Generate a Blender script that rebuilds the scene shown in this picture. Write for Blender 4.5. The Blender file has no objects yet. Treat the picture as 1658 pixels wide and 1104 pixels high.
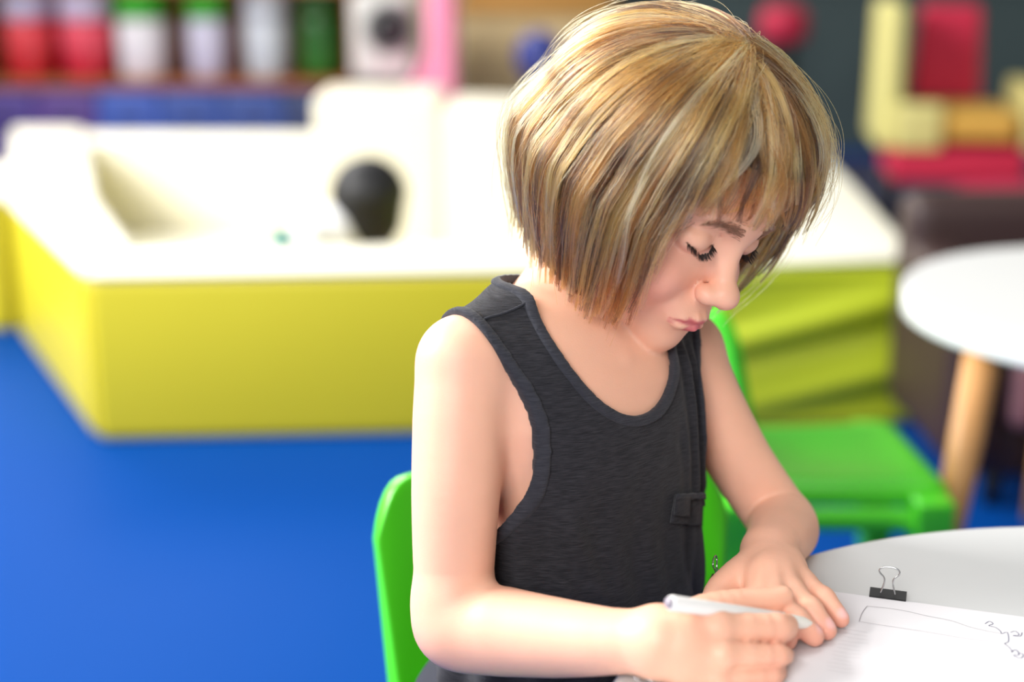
import bpy, bmesh, math, random
import numpy as np
from mathutils import Vector, Matrix, Euler

rnd = random.Random(7)
SC = bpy.context.scene
COL = SC.collection

# ------------------------------------------------------------------ camera, light, exposure
FPX = 2400.0; IW, IH = 1658, 1104
TILT = math.radians(15.5); CAMZ = 1.0
cam_d = bpy.data.cameras.new('camera')
cam_d.sensor_width = 36.0; cam_d.lens = 36.0 * FPX / IW
cam = bpy.data.objects.new('camera', cam_d); COL.objects.link(cam)
cam.location = (0, 0, CAMZ); cam.rotation_euler = (math.pi / 2 - TILT, 0, 0)
cam_d.clip_start = 0.05; cam_d.clip_end = 60
cam_d.dof.use_dof = True; cam_d.dof.focus_distance = 1.06
cam_d.dof.aperture_fstop = 0.052 / 0.026      # 26 mm aperture
SC.camera = cam

w = bpy.data.worlds.new('room_daylight'); SC.world = w; w.use_nodes = True
w.node_tree.nodes['Background'].inputs[0].default_value = (0.93, 0.97, 1.0, 1)
w.node_tree.nodes['Background'].inputs[1].default_value = 0.32

def area(name, loc, target, sx, sy, power, color=(1, 1, 1)):
    l = bpy.data.lights.new(name, 'AREA'); l.shape = 'RECTANGLE'; l.size = sx; l.size_y = sy
    l.energy = power; l.color = color
    o = bpy.data.objects.new(name, l); COL.objects.link(o); o.location = loc
    o.rotation_euler = (Vector(target) - Vector(loc)).to_track_quat('-Z', 'Y').to_euler()
    return o
area('window_light_left', (-3.4, 1.9, 2.7), (0.1, 1.1, 0.7), 2.0, 1.6, 410, (1.0, 0.985, 0.96))
area('window_light_front', (-1.0, -1.5, 2.2), (0.15, 1.1, 0.7), 1.6, 1.4, 88, (1.0, 0.985, 0.97))
area('window_light_rear', (-2.2, 6.3, 3.0), (-0.3, 4.4, 0.3), 3.0, 1.6, 170, (1.0, 0.99, 0.97))
area('ceiling_light', (0.3, 1.6, 2.9), (0.3, 1.6, 0.0), 1.4, 1.4, 22, (1.0, 0.98, 0.95))
SC.view_settings.view_transform = 'Standard'
SC.view_settings.look = 'None'
SC.view_settings.exposure = 0.0
SC.view_settings.gamma = 1.0
SC.view_settings.use_curve_mapping = False

# ------------------------------------------------------------------ helpers
_d = np.array([0, math.cos(TILT), -math.sin(TILT)])
_u = np.array([0, math.sin(TILT), math.cos(TILT)])
_r = np.array([1.0, 0, 0]); _c = np.array([0, 0, CAMZ])
def P(px, py, D):                      # photo pixel + distance along the view axis -> world point
    return _c + D * (_d + _r * (px - 829) / FPX - _u * (py - 552) / FPX)
def on_z(px, py, z):                   # photo pixel -> point on a horizontal plane
    v = P(px, py, 1) - _c
    return _c + v * (z - CAMZ) / v[2]

def lin(c):                            # sRGB 0-255 -> linear
    return tuple(((x / 255) / 12.92 if x / 255 <= 0.04045 else ((x / 255 + 0.055) / 1.055) ** 2.4) for x in c)

def mat(name, color, rough=0.5, spec=0.5, noise=0.0, nscale=20, bump=0.0, bscale=80, sss=0.0, metal=0.0,
        coat=0.0, attr=None, sss_r=(1, .35, .2), sss_s=0.01):
    m = bpy.data.materials.new(name); m.use_nodes = True
    nt = m.node_tree; b = nt.nodes['Principled BSDF']
    c = lin(color)
    b.inputs['Base Color'].default_value = (*c, 1)
    b.inputs['Roughness'].default_value = rough
    b.inputs['Specular IOR Level'].default_value = spec
    b.inputs['Metallic'].default_value = metal
    b.inputs['Coat Weight'].default_value = coat
    tc = nt.nodes.new('ShaderNodeTexCoord')
    src = None
    if attr:
        a = nt.nodes.new('ShaderNodeAttribute'); a.attribute_name = attr; src = a.outputs['Color']
    if noise > 0:
        n = nt.nodes.new('ShaderNodeTexNoise'); n.inputs['Scale'].default_value = nscale
        n.inputs['Detail'].default_value = 4
        nt.links.new(tc.outputs['Object'], n.inputs['Vector'])
        mr = nt.nodes.new('ShaderNodeMapRange'); mr.inputs[3].default_value = 1 - noise; mr.inputs[4].default_value = 1 + noise
        nt.links.new(n.outputs['Fac'], mr.inputs[0])
        mx = nt.nodes.new('ShaderNodeVectorMath'); mx.operation = 'SCALE'
        if src: nt.links.new(src, mx.inputs[0])
        else: mx.inputs[0].default_value = c
        nt.links.new(mr.outputs[0], mx.inputs['Scale'])
        src = mx.outputs[0]
    if src: nt.links.new(src, b.inputs['Base Color'])
    if bump > 0:
        n2 = nt.nodes.new('ShaderNodeTexNoise'); n2.inputs['Scale'].default_value = bscale; n2.inputs['Detail'].default_value = 5
        nt.links.new(tc.outputs['Object'], n2.inputs['Vector'])
        bp = nt.nodes.new('ShaderNodeBump'); bp.inputs['Strength'].default_value = bump; bp.inputs['Distance'].default_value = 0.001
        nt.links.new(n2.outputs['Fac'], bp.inputs['Height']); nt.links.new(bp.outputs[0], b.inputs['Normal'])
    if sss > 0:
        b.inputs['Subsurface Weight'].default_value = sss
        b.inputs['Subsurface Radius'].default_value = sss_r
        b.inputs['Subsurface Scale'].default_value = sss_s
    return m

def tag(o, label=None, cat=None, group=None, kind=None):
    if label: o['label'] = label
    if cat: o['category'] = cat
    if group: o['group'] = group
    if kind: o['kind'] = kind
    return o
def empty(name, loc=(0, 0, 0), rz=0):
    o = bpy.data.objects.new(name, None); COL.objects.link(o); o.location = loc; o.rotation_euler = (0, 0, rz)
    o.empty_display_size = 0.05
    return o
def link(name, me, m, parent=None, smooth=True):
    o = bpy.data.objects.new(name, me); COL.objects.link(o)
    if m: me.materials.append(m)
    if parent: o.parent = parent
    if smooth: me.shade_smooth()
    return o
def from_bm(name, bm, m, parent=None, smooth=False, bevel=0.0, seg=2):
    if bevel > 0:
        bmesh.ops.bevel(bm, geom=list(bm.edges), offset=bevel, segments=seg, profile=0.6, affect='EDGES')
    bmesh.ops.recalc_face_normals(bm, faces=bm.faces)
    me = bpy.data.meshes.new(name); bm.to_mesh(me); bm.free()
    return link(name, me, m, parent, smooth)
def box_bm(bm, c, s, rz=0.0, taper=1.0):
    vs = []
    for k in (-1, 1):
        for i, j in ((-1, -1), (1, -1), (1, 1), (-1, 1)):
            t = taper if k > 0 else 1.0
            x, y = i * s[0] / 2 * t, j * s[1] / 2 * t
            vs.append(bm.verts.new((c[0] + x * math.cos(rz) - y * math.sin(rz), c[1] + x * math.sin(rz) + y * math.cos(rz), c[2] + k * s[2] / 2)))
    f = [(3, 2, 1, 0), (4, 5, 6, 7), (0, 1, 5, 4), (1, 2, 6, 5), (2, 3, 7, 6), (3, 0, 4, 7)]
    for q in f: bm.faces.new([vs[i] for i in q])
    return vs
def box(name, c, s, m, parent=None, bevel=0.0, rz=0.0, seg=2, taper=1.0):
    bm = bmesh.new(); box_bm(bm, c, s, rz, taper)
    return from_bm(name, bm, m, parent, bevel > 0, bevel, seg)
def prism(name, pts, z0, z1, m, parent=None, bevel=0.0, seg=3):
    bm = bmesh.new()
    a = [bm.verts.new((x, y, z0)) for x, y in pts]; b = [bm.verts.new((x, y, z1)) for x, y in pts]
    n = len(pts); bm.faces.new(a[::-1]); bm.faces.new(b)
    for i in range(n): bm.faces.new((a[i], a[(i + 1) % n], b[(i + 1) % n], b[i]))
    return from_bm(name, bm, m, parent, bevel > 0, bevel, seg)
def lathe(name, prof, m, parent=None, c=(0, 0, 0), n=40, smooth=True):
    bm = bmesh.new(); rings = []
    for r_, z in prof:
        if r_ < 1e-6: rings.append([bm.verts.new((c[0], c[1], c[2] + z))])
        else: rings.append([bm.verts.new((c[0] + r_ * math.cos(2 * math.pi * i / n), c[1] + r_ * math.sin(2 * math.pi * i / n), c[2] + z)) for i in range(n)])
    for a, b in zip(rings, rings[1:]):
        for i in range(n):
            q = [a[i % len(a)], a[(i + 1) % len(a)], b[(i + 1) % len(b)], b[i % len(b)]]
            q2 = []
            for v in q:
                if v not in q2: q2.append(v)
            if len(q2) > 2: bm.faces.new(q2)
    return from_bm(name, bm, m, parent, smooth)
def tube_bm(bm, pts, rad, n=8, closed=False, cap=True):
    pts = [Vector(p) for p in pts]; N = len(pts); rings = []
    if not hasattr(rad, '__len__'): rad = [rad] * N
    up = None
    for i, p in enumerate(pts):
        if closed: t = (pts[(i + 1) % N] - pts[i - 1])
        else: t = (pts[min(i + 1, N - 1)] - pts[max(i - 1, 0)])
        t.normalize()
        if up is None:
            up = t.orthogonal().normalized()
        up = (up - t * up.dot(t)).normalized(); s = t.cross(up)
        rings.append([bm.verts.new(p + (up * math.cos(2 * math.pi * k / n) + s * math.sin(2 * math.pi * k / n)) * rad[i]) for k in range(n)])
    M = N if closed else N - 1
    for i in range(M):
        a, b = rings[i], rings[(i + 1) % N]
        for k in range(n): bm.faces.new((a[k], a[(k + 1) % n], b[(k + 1) % n], b[k]))
    if cap and not closed: bm.faces.new(rings[0][::-1]); bm.faces.new(rings[-1])
def tube(name, pts, rad, m, parent=None, n=10, closed=False):
    bm = bmesh.new(); tube_bm(bm, pts, rad, n, closed)
    return from_bm(name, bm, m, parent, True)
def catmull(pts, per=8, closed=False):
    pts = [np.array(p, float) for p in pts]; N = len(pts); out = []
    for i in range(N if closed else N - 1):
        g = (lambda k: pts[k % N]) if closed else (lambda k: pts[min(max(k, 0), N - 1)])
        p0, p1, p2, p3 = g(i - 1), g(i), g(i + 1), g(i + 2)
        for k in range(per):
            t = k / per
            out.append(0.5 * (2 * p1 + (p2 - p0) * t + (2 * p0 - 5 * p1 + 4 * p2 - p3) * t * t + (3 * p1 - p0 - 3 * p2 + p3) * t ** 3))
    if not closed: out.append(pts[-1])
    return out
def copy_tree(o, parent=None):
    c = o.copy(); COL.objects.link(c); c.parent = parent
    for ch in list(o.children): copy_tree(ch, c)
    return c

# ------------------------------------------------------------------ distance-field sculpting
def sp(lo, hi, fine, coarse, zones):
    """grid lines from lo to hi, 'fine' inside the zones, 'coarse' elsewhere"""
    out = [lo]
    while out[-1] < hi:
        x = out[-1]; h = coarse
        for z0, z1 in zones:
            dist = max(z0 - x, x - z1, 0)
            h = min(h, fine + dist * 0.25)
        out.append(x + h)
    return np.array(out, dtype=np.float32)
class Grid:
    def __init__(s, xs, ys, zs, far=0.03):
        s.ax = [np.asarray(a, np.float32) for a in (xs, ys, zs)]
        s.v = np.full([len(a) for a in s.ax], far, np.float32)
    def sub(s, lo, hi):
        sl = []
        for k in range(3):
            i0 = max(0, int(np.searchsorted(s.ax[k], lo[k])) - 1); i1 = min(len(s.ax[k]), int(np.searchsorted(s.ax[k], hi[k])) + 1)
            sl.append(slice(i0, max(i1, i0)))
        sl = tuple(sl)
        X = s.ax[0][sl[0]][:, None, None]; Y = s.ax[1][sl[1]][None, :, None]; Z = s.ax[2][sl[2]][None, None, :]
        return sl, X, Y, Z
    def mesh(s):
        v = s.v; nx, ny, nz = v.shape; neg = v < 0
        acc = {}; ids_all = []; pos_all = []
        cny, cnz = ny - 1, nz - 1
        quads = []; crossings = []
        for axis in range(3):
            a = [slice(None)] * 3; b = [slice(None)] * 3
            a[axis] = slice(0, -1); b[axis] = slice(1, None)
            na, nb = neg[tuple(a)], neg[tuple(b)]
            I = np.argwhere(na != nb)
            if len(I) == 0: continue
            J = I.copy(); J[:, axis] += 1
            va = v[I[:, 0], I[:, 1], I[:, 2]]; vb = v[J[:, 0], J[:, 1], J[:, 2]]
            t = va / (va - vb)
            p = np.stack([s.ax[k][I[:, k]] for k in range(3)], 1).astype(np.float64)
            p[:, axis] += t * (s.ax[axis][J[:, axis]] - s.ax[axis][I[:, axis]])
            o1, o2 = [(1, 2), (2, 0), (0, 1)][axis]
            cells = []
            ok = np.ones(len(I), bool)
            for d1, d2 in ((-1, -1), (0, -1), (0, 0), (-1, 0)):
                c = I.copy(); c[:, o1] += d1; c[:, o2] += d2
                good = (c[:, 0] >= 0) & (c[:, 1] >= 0) & (c[:, 2] >= 0) & (c[:, 0] < nx - 1) & (c[:, 1] < cny) & (c[:, 2] < cnz)
                ok &= good
                cid = (c[:, 0].astype(np.int64) * cny + c[:, 1]) * cnz + c[:, 2]
                ids_all.append(cid[good]); pos_all.append(p[good]); cells.append(cid)
            q = np.stack(cells, 1)[ok]; flip = nb[tuple(I.T)][ok]
            q[flip] = q[flip][:, ::-1]
            quads.append(q)
        ids = np.concatenate(ids_all); pos = np.concatenate(pos_all)
        uq, inv = np.unique(ids, return_inverse=True)
        cnt = np.bincount(inv)
        vert = np.stack([np.bincount(inv, pos[:, k]) / cnt for k in range(3)], 1)
        q = np.searchsorted(uq, np.concatenate(quads))
        return vert, q
def np_mesh(name, V, Q):
    me = bpy.data.meshes.new(name)
    me.vertices.add(len(V)); me.vertices.foreach_set('co', np.ascontiguousarray(V, np.float32).ravel())
    me.loops.add(Q.size); me.loops.foreach_set('vertex_index', Q.astype(np.int32).ravel())
    me.polygons.add(len(Q)); me.polygons.foreach_set('loop_start', np.arange(0, Q.size, Q.shape[1], dtype=np.int32))
    me.update(calc_edges=True); me.validate()
    return me
def relax(V, Q, it=1, lam=0.5):
    for _ in range(it):
        S = np.zeros_like(V); n = np.zeros(len(V))
        for a, b in ((0, 1), (1, 2), (2, 3), (3, 0)):
            for i, j in ((a, b), (b, a)):
                for k in range(3): S[:, k] += np.bincount(Q[:, i], V[Q[:, j], k], len(V))
                n += np.bincount(Q[:, i], minlength=len(V))
        n[n == 0] = 1
        V = V + lam * (S / n[:, None] - V)
    return V
def smin(a, b, k):
    h = np.clip(0.5 + 0.5 * (b - a) / k, 0, 1)
    return b + (a - b) * h - k * h * (1 - h)
def smax(a, b, k): return -smin(-a, -b, k)
def seg_d(X, Y, Z, a, b, ra, rb, flat=None):
    """tapered capsule; flat=(axis, factor) squeezes the section along a world direction"""
    a = np.asarray(a, float); b = np.asarray(b, float); ba = b - a; L2 = float(ba @ ba) + 1e-12
    px, py, pz = X - a[0], Y - a[1], Z - a[2]
    t = np.clip((px * ba[0] + py * ba[1] + pz * ba[2]) / L2, 0, 1)
    qx, qy, qz = px - t * ba[0], py - t * ba[1], pz - t * ba[2]
    if flat is not None:
        n, f = flat; n = np.asarray(n, float); n = n / np.linalg.norm(n)
        dn = qx * n[0] + qy * n[1] + qz * n[2]; k = (1 / f - 1)
        qx = qx + dn * n[0] * k; qy = qy + dn * n[1] * k; qz = qz + dn * n[2] * k
        return (np.sqrt(qx * qx + qy * qy + qz * qz) - (ra + (rb - ra) * t)) * min(1.0, (1 + f) / 2)
    return np.sqrt(qx * qx + qy * qy + qz * qz) - (ra + (rb - ra) * t)
def ell_d(x, y, z, c, r):
    """ellipsoid (approximate distance)"""
    px, py, pz = x - c[0], y - c[1], z - c[2]
    k0 = np.sqrt((px / r[0]) ** 2 + (py / r[1]) ** 2 + (pz / r[2]) ** 2)
    k1 = np.sqrt((px / r[0] ** 2) ** 2 + (py / r[1] ** 2) ** 2 + (pz / r[2] ** 2) ** 2) + 1e-9
    return k0 * (k0 - 1) / k1
def add_chain(G, pts, rads, k=0.004, kin=0.006, flat=None, bumps=(), grow=0.0):
    """a limb or finger as one smooth tapered chain, blended into the field with radius k"""
    pts = [np.asarray(p, float) for p in pts]; R = max(rads) + 0.015 + k
    lo = np.min(pts, 0) - R; hi = np.max(pts, 0) + R
    sl, X, Y, Z = G.sub(lo, hi)
    f = None
    for i in range(len(pts) - 1):
        d = seg_d(X, Y, Z, pts[i], pts[i + 1], rads[i], rads[i + 1], flat)
        f = d if f is None else smin(f, d, kin)
    for c, r_ in bumps:
        f = smin(f, seg_d(X, Y, Z, c, np.asarray(c) + 1e-5, r_, r_), 0.004)
    G.v[sl] = smin(G.v[sl], f.astype(np.float32), k) if k > 0 else np.minimum(G.v[sl], f)
# ================================================================== SETTING
def struct(o): o['kind'] = 'structure'; return o
floor_m = mat('blue_rubber_floor', (5, 64, 140), rough=0.5, spec=0.02, noise=0.05, nscale=2.5, bump=0.08, bscale=500)
wall_m = mat('beige_wall', (206, 196, 160), rough=0.8, noise=0.04, nscale=3)
teal_m = mat('dark_teal_panel', (62, 78, 80), rough=0.7, noise=0.1, nscale=4)
grey_m = mat('grey_sill', (150, 156, 150), rough=0.5)
struct(box('floor', (0.6, 3.4, -0.05), (9.6, 9.2, 0.1), floor_m))
struct(box('wall_back', (0.6, 7.55, 1.4), (9.6, 0.1, 2.8), wall_m))
struct(box('wall_right', (5.45, 3.4, 1.4), (0.1, 9.2, 2.8), wall_m))
tp = box('partition', (2.65, 7.0, 0.375), (4.4, 0.10, 0.75), teal_m); tag(tp, 'long dark teal partition panel behind the red and cream armchairs', 'partition')
box('cap_rail', (2.65, 7.0, 0.765), (4.44, 0.16, 0.03), grey_m, tp, .004)['label'] = 'light grey cap rail'
rg = prism('floor_mat', [(1.2, 4.15), (3.6, 4.15), (3.6, 6.6), (1.2, 6.6)], 0.0, 0.015, mat('navy_carpet', (36, 40, 72), rough=.95, noise=.12, nscale=60), None, .005)
tag(rg, 'dark navy carpet mat under the red and cream armchairs', 'mat')

# ---- soft play pit
yel = mat('yellow_vinyl', (205, 190, 36), rough=.42, spec=.45, noise=.03, nscale=3, bump=.05, bscale=200)
yel2 = mat('lime_vinyl', (190, 204, 40), rough=.40, spec=.5, noise=.03, nscale=3)
crm = mat('cream_vinyl', (246, 242, 224), rough=.45, spec=.4, noise=.02, nscale=3)
def foam_block(name, pts, z0, z1, top, side, label, cat='foam block', group=None, bev=.02):
    """side-coloured block with a top cover as its own part"""
    o = prism(name, pts, z0, z1 - .02, side, None, bev, 3)
    cx = sum(p[0] for p in pts) / len(pts); cy = sum(p[1] for p in pts) / len(pts)
    t = prism('top_cover', [(cx + (x - cx) * 1.0, cy + (y - cy) * 1.0) for x, y in pts], z1 - .030, z1, top, o, bev, 3)
    t['label'] = 'cream top cover'
    tag(o, label, cat, group); return o
HP = .36
A = (-.844, 2.842); A2 = (-1.262, 3.67); A3 = (-1.69, 5.02); B = (.34, 2.915)
def inset(p, q, w, side=1):
    """offset the segment p-q by w to its left"""
    v = Vector((q[0] - p[0], q[1] - p[1])); n = Vector((-v.y, v.x)).normalized() * w * side
    return (p[0] + n.x, p[1] + n.y), (q[0] + n.x, q[1] + n.y)
foam_block('foam_wall', [A, B, (B[0], B[1] + .20), (A[0] + .06, A[1] + .20)], 0, HP, crm, yel,
           'long yellow foam wall with a cream top, front side of the play pit', 'foam wall')
foam_block('foam_wall', [(A[0] - .004, A[1] + .012), (A[0] + .055, A[1] + .205), (A2[0] + .20, A2[1] + .06), A2][::1], 0, HP, crm, yel,
           'yellow foam wall running back from the left corner of the play pit', 'foam wall')
foam_block('foam_wall', [(A2[0] - .01, A2[1] + .02), (A2[0] + .20, A2[1] + .08), (A3[0] + .24, A3[1]), A3], 0, HP, crm, yel,
           'far left cream topped foam wall of the play pit', 'foam wall')
foam_block('foam_wall', [(A2[0] - .03, A2[1] + .02), (A2[0] - .06, A2[1] + .50), (-2.6, 4.5), (-2.6, 3.95)], 0, HP, crm, yel,
           'yellow foam wall joining the pit at the left picture edge', 'foam wall')
foam_block('foam_wall', [(-1.45, 4.80), (.95, 4.80), (.95, 5.02), (-1.69, 5.04)], 0, .34, crm, crm,
           'cream foam wall closing the back of the play pit', 'foam wall')
# right front corner block with a loose, creased cover
C = [(B[0] + .01, 2.925), (.835, 2.985), (.90, 3.82), (B[0] + .01, 3.75)]
cor = foam_block('foam_block', C, 0, HP, crm, yel2, 'lime foam block with a creased cover and cream top, behind the green stool chair', 'foam block')
bm = bmesh.new(); NU, NV = 60, 30; g = []
for j in range(NV + 1):
    row = []
    for i in range(NU + 1):
        u_, v_ = i / NU, j / NV
        x = (B[0] + .01) + (.84 - B[0]) * u_; y = 2.925 + .06 * u_
        z = .005 + (HP - .035) * v_
        pl = .022 * math.sin(v_ * 15 - u_ * 4.5 - 1.2 * u_ * v_) * (.35 + .65 * u_) * math.sin(math.pi * v_) ** .5 + .008 * math.sin(v_ * 27 - u_ * 9 + 1) * math.sin(math.pi * v_)
        row.append(bm.verts.new((x + .0, y - .020 - pl, z)))
    g.append(row)
for j in range(NV):
    for i in range(NU): bm.faces.new((g[j][i], g[j][i + 1], g[j + 1][i + 1], g[j + 1][i]))
cv = from_bm('loose_cover', bm, yel2, cor, True); sd = cv.modifiers.new('t', 'SOLIDIFY'); sd.thickness = .004; cv['label'] = 'creased lime vinyl cover'
foam_block('foam_wall', [(.72, 3.84), (.90, 3.83), (.95, 4.79), (.75, 4.79)], 0, HP, crm, yel2, 'right side foam wall of the play pit behind the creased block', 'foam wall')
pm = prism('pit_mat', [(-.78, 3.06), (.34, 3.13), (.34, 3.76), (.70, 3.80), (.74, 4.78), (-1.34, 4.78), (-1.01, 3.72)], 0.0, .05, crm, None, .008)
tag(pm, 'cream padded mat lying on the floor of the play pit', 'mat')
# cream soft furniture at the back of the pit
crm2 = mat('ivory_vinyl', (240, 234, 214), rough=.5, noise=.02, nscale=3)
def soft_block(c, s, rz, label, knob=False):
    o = box('foam_cube', (0, 0, s[2] / 2), s, crm2, None, .03, 0, 3); o.location = c; o.rotation_euler.z = rz
    tag(o, label, 'foam block'); return o
pa = P(620, 135, 4.72)
soft_block((-.395, 4.55, .05), (.38, .34, pa[2] - .05), .0, 'ivory foam cube behind the toddler, below the toy washing machine')
sb2 = prism('foam_wedge', [(-.20, 4.35), (.32, 4.25), (.34, 4.62), (-.18, 4.74)], .05, .50, crm2, None, .03); tag(sb2, 'tall ivory foam block in the pit, just left of the blond head', 'foam block')
kn = lathe('round_toy', [(0, 0), (.05, 0), (.05, .03), (.035, .05), (.0, .055)], mat('olive_plastic', (120, 122, 92), rough=.5), None, (0, 0, 0), 24)
kp = on_z(682, 192, HP); kn.location = (kp[0], kp[1] , HP); kn.location.y = min(kp[1], 4.93); tag(kn, 'small round olive knob toy on the back wall of the pit', 'toy')

# ---- shelf with storage jars, back left
wood = mat('warm_wood', (158, 88, 44), rough=.5, noise=.18, nscale=9)
woodl = mat('pale_wood', (205, 180, 132), rough=.5, noise=.08, nscale=7)
SY = 5.9
sx0, sx1 = -2.15, -.62
sh = empty('storage_shelf', (0, 0, 0)); tag(sh, 'low brown wooden shelf holding a row of storage jars, back left', 'shelf')
box('back_panel', ((sx0 + sx1) / 2, SY + .36, .62), (sx1 - sx0, .02, 1.24), wood, sh)
box('shelf_board', ((sx0 + sx1) / 2, SY + .17, .415), (sx1 - sx0, .38, .03), wood, sh)
box('shelf_board', ((sx0 + sx1) / 2, SY + .17, .79), (sx1 - sx0, .38, .03), wood, sh)
box('shelf_board', ((sx0 + sx1) / 2, SY + .17, 1.22), (sx1 - sx0, .38, .03), wood, sh)
for x in (sx0, sx1): box('side_panel', (x, SY + .17, .62), (.03, .38, 1.24), wood, sh)
navy = [(72, 50, 132), (84, 54, 130), (52, 84, 170), (44, 74, 150), (42, 70, 140), (36, 52, 96)]
for i in range(6):
    x = sx0 + .03 + (i + .5) * (sx1 - sx0 - .06) / 6
    b_ = box('storage_drawer', (x, SY + .13, .205), ((sx1 - sx0 - .09) / 6, .34, .37), mat('drawer_%d' % i, navy[i], rough=.45), sh, .008)
    h_ = box('drawer_handle', (x, SY - .048, .28), (.09, .016, .018), mat('drawer_pull_%d' % i, (40, 44, 80)), b_, .004)
def jar(px, w_, body, lid, label, top, name='storage_jar', split=.30, h=.34):
    x = P(px, 80, SY / .96)[0]
    t = empty(name, (x, SY + .13, .43)); r_ = w_ / 2
    lathe('jar_body', [(0, 0), (r_ * .86, 0), (r_ * .95, .012), (r_, h * .3), (r_, h - .12), (r_ * .92, h - .105), (r_ * .92, h - .10)], mat('jar_' + label[:6] + str(px), body, rough=.35, coat=.3), t, n=32)
    lathe('lid', [(r_ * .92, h - .11), (r_ * 1.03, h - .11), (r_ * 1.03, h - .01), (r_ * .95, h), (0, h + .004)], mat('lid_' + str(px), lid, rough=.4), t, n=32)
    lathe('label_band', [(r_ * 1.005, h * .35), (r_ * 1.012, h * .36), (r_ * 1.012, h * .62), (r_ * 1.005, h * .63)], mat('band_' + str(px), top, rough=.6), t, n=32)
    tag(t, label, 'jar', 'jars on the low wooden shelf'); return t
jar(76, .19, (205, 38, 48), (202, 196, 222), 'red jar with a lilac lid, leftmost on the shelf', (230, 70, 80))
jar(165, .20, (208, 40, 62), (212, 200, 226), 'red jar with a lilac lid, second from the left', (235, 80, 100))
jar(252, .19, (228, 222, 230), (60, 178, 40), 'wide white jar with a green lid', (240, 236, 240))
jar(353, .15, (200, 196, 222), (70, 178, 46), 'narrow lilac jar with a green lid', (214, 210, 230))
jar(446, .17, (196, 202, 212), (206, 210, 218), 'pale grey jar with a pale grey lid', (210, 214, 222))
jar(531, .17, (34, 104, 26), (40, 84, 30), 'dark green jar, rightmost on the shelf', (26, 90, 22))
# orange and teal toys at the left edge
ob = box('toy_bin', (-2.36, 5.75, .60), (.30, .30, .34), mat('orange_plastic', (240, 150, 40), rough=.4), None, .02); tag(ob, 'orange toy bin on a cream cabinet at the left picture edge', 'bin')
cb = box('toy_cabinet', (-2.40, 5.80, .215), (.40, .42, .43), mat('pale_teal', (190, 210, 200), rough=.5), None, .01); tag(cb, 'pale teal cabinet left of the wooden shelf', 'cabinet')
box('cabinet_door', (-2.40, 5.585, .21), (.34, .012, .36), mat('pale_teal_door', (206, 220, 210), rough=.5), cb, .004)
# toy washing machine on a pink tray, with a pink slide beside it
whp = mat('toy_white', (205, 208, 204), rough=.4)
blk = mat('toy_black', (22, 24, 28), rough=.4)
pink = mat('pink_plastic', (236, 140, 178), rough=.4, sss=.1)
mag = mat('magenta_plastic', (214, 40, 130), rough=.4)
wm = empty('toy_washing_machine', (-.475, 5.62, 0)); tag(wm, 'white toy washing machine with a round black door and black base', 'toy')
box('machine_body', (0, 0, .625), (.22, .24, .31), whp, wm, .02)
box('machine_base', (0, 0, .45), (.25, .26, .045), blk, wm, .01)
box('machine_legs_panel', (0, 0, .21), (.24, .22, .41), crm2, wm, .01)
dr = tube('machine_door', [(0.03, -.119, .655), (0.03, -.135, .655)], [.075, .07], blk, wm, 32)
dr2 = tube('door_ring', [(0.03 + .085 * math.cos(a), -.128, .655 + .085 * math.sin(a)) for a in np.linspace(0, 2 * math.pi, 33)[:-1]], .010, mat('ring_grey', (120, 122, 122)), wm, 8, True)
psl = empty('toy_slide', (-.315, 5.30, 0)); tag(psl, 'small pink toy slide with magenta foot, right of the toy washing machine', 'toy')
prof = [(-.12, .40), (-.06, .42), (.02, .50), (.07, .64), (.10, .82), (.115, .90)]
bm = bmesh.new(); rows = []
pp = catmull([(p[0], 0, p[1]) for p in prof], 6)
for p in pp:
    rows.append([bm.verts.new((p[0] + (0 if k in (1, 2) else -.03), y, p[2] + (0 if k in (1, 2) else .012))) for k, y in enumerate((-.13, -.115, .115, .13))])
for a, b in zip(rows, rows[1:]):
    for k in range(3): bm.faces.new((a[k], a[k + 1], b[k + 1], b[k]))
sl_ = from_bm('slide_chute', bm, pink, psl, True); sd = sl_.modifiers.new('t', 'SOLIDIFY'); sd.thickness = .02
box('slide_foot', (-.10, 0, .39), (.20, .27, .04), mag, psl, .012)
box('slide_support', (.07, 0, .40), (.10, .24, .80), pink, psl, .02)
box('slide_plinth', (-.08, 0, .185), (.22, .25, .37), crm2, psl, .01)
# pale wooden cupboard behind, dark balls
cu = empty('wooden_cupboard', (.10, 6.35, 0)); tag(cu, 'pale wooden cupboard with an amber upper shelf, left of the blond head', 'cupboard')
box('cupboard_body', (0, 0, .335), (.62, .40, .67), woodl, cu, .01)
box('cupboard_top', (0, 0, .69), (.66, .44, .04), mat('amber_wood', (176, 126, 52), rough=.5, noise=.2, nscale=8), cu, .006)
for sx in (-.15, .15):
    dd = box('cupboard_door', (sx, -.205, .34), (.285, .014, .60), woodl, cu, .004)
    box('door_knob', (sx * .25, -.218, .45), (.02, .02, .02), wood, dd, .005)
box('cupboard_back', (0, .17, .95), (.62, .03, .50), mat('amber_wood2', (190, 150, 90), rough=.5, noise=.15, nscale=8), cu, .004)
nb = bmesh.new(); bmesh.ops.create_icosphere(nb, subdivisions=4, radius=.085)
nbo = from_bm('play_ball', nb, mat('navy_ball', (40, 52, 130), rough=.4), None, True); nbo.location = (.095, 5.22, .580); tag(nbo, 'navy blue play ball on a stand beside the blond head', 'ball')
st_ = box('play_stand', (.26, 5.22, .2475), (.46, .26, .495), mat('stand_dark', (60, 52, 70), rough=.6), None, .01); tag(st_, 'dark play stand carrying the navy ball and maroon ball', 'stand')
nb = bmesh.new(); bmesh.ops.create_icosphere(nb, subdivisions=4, radius=.080)
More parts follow.
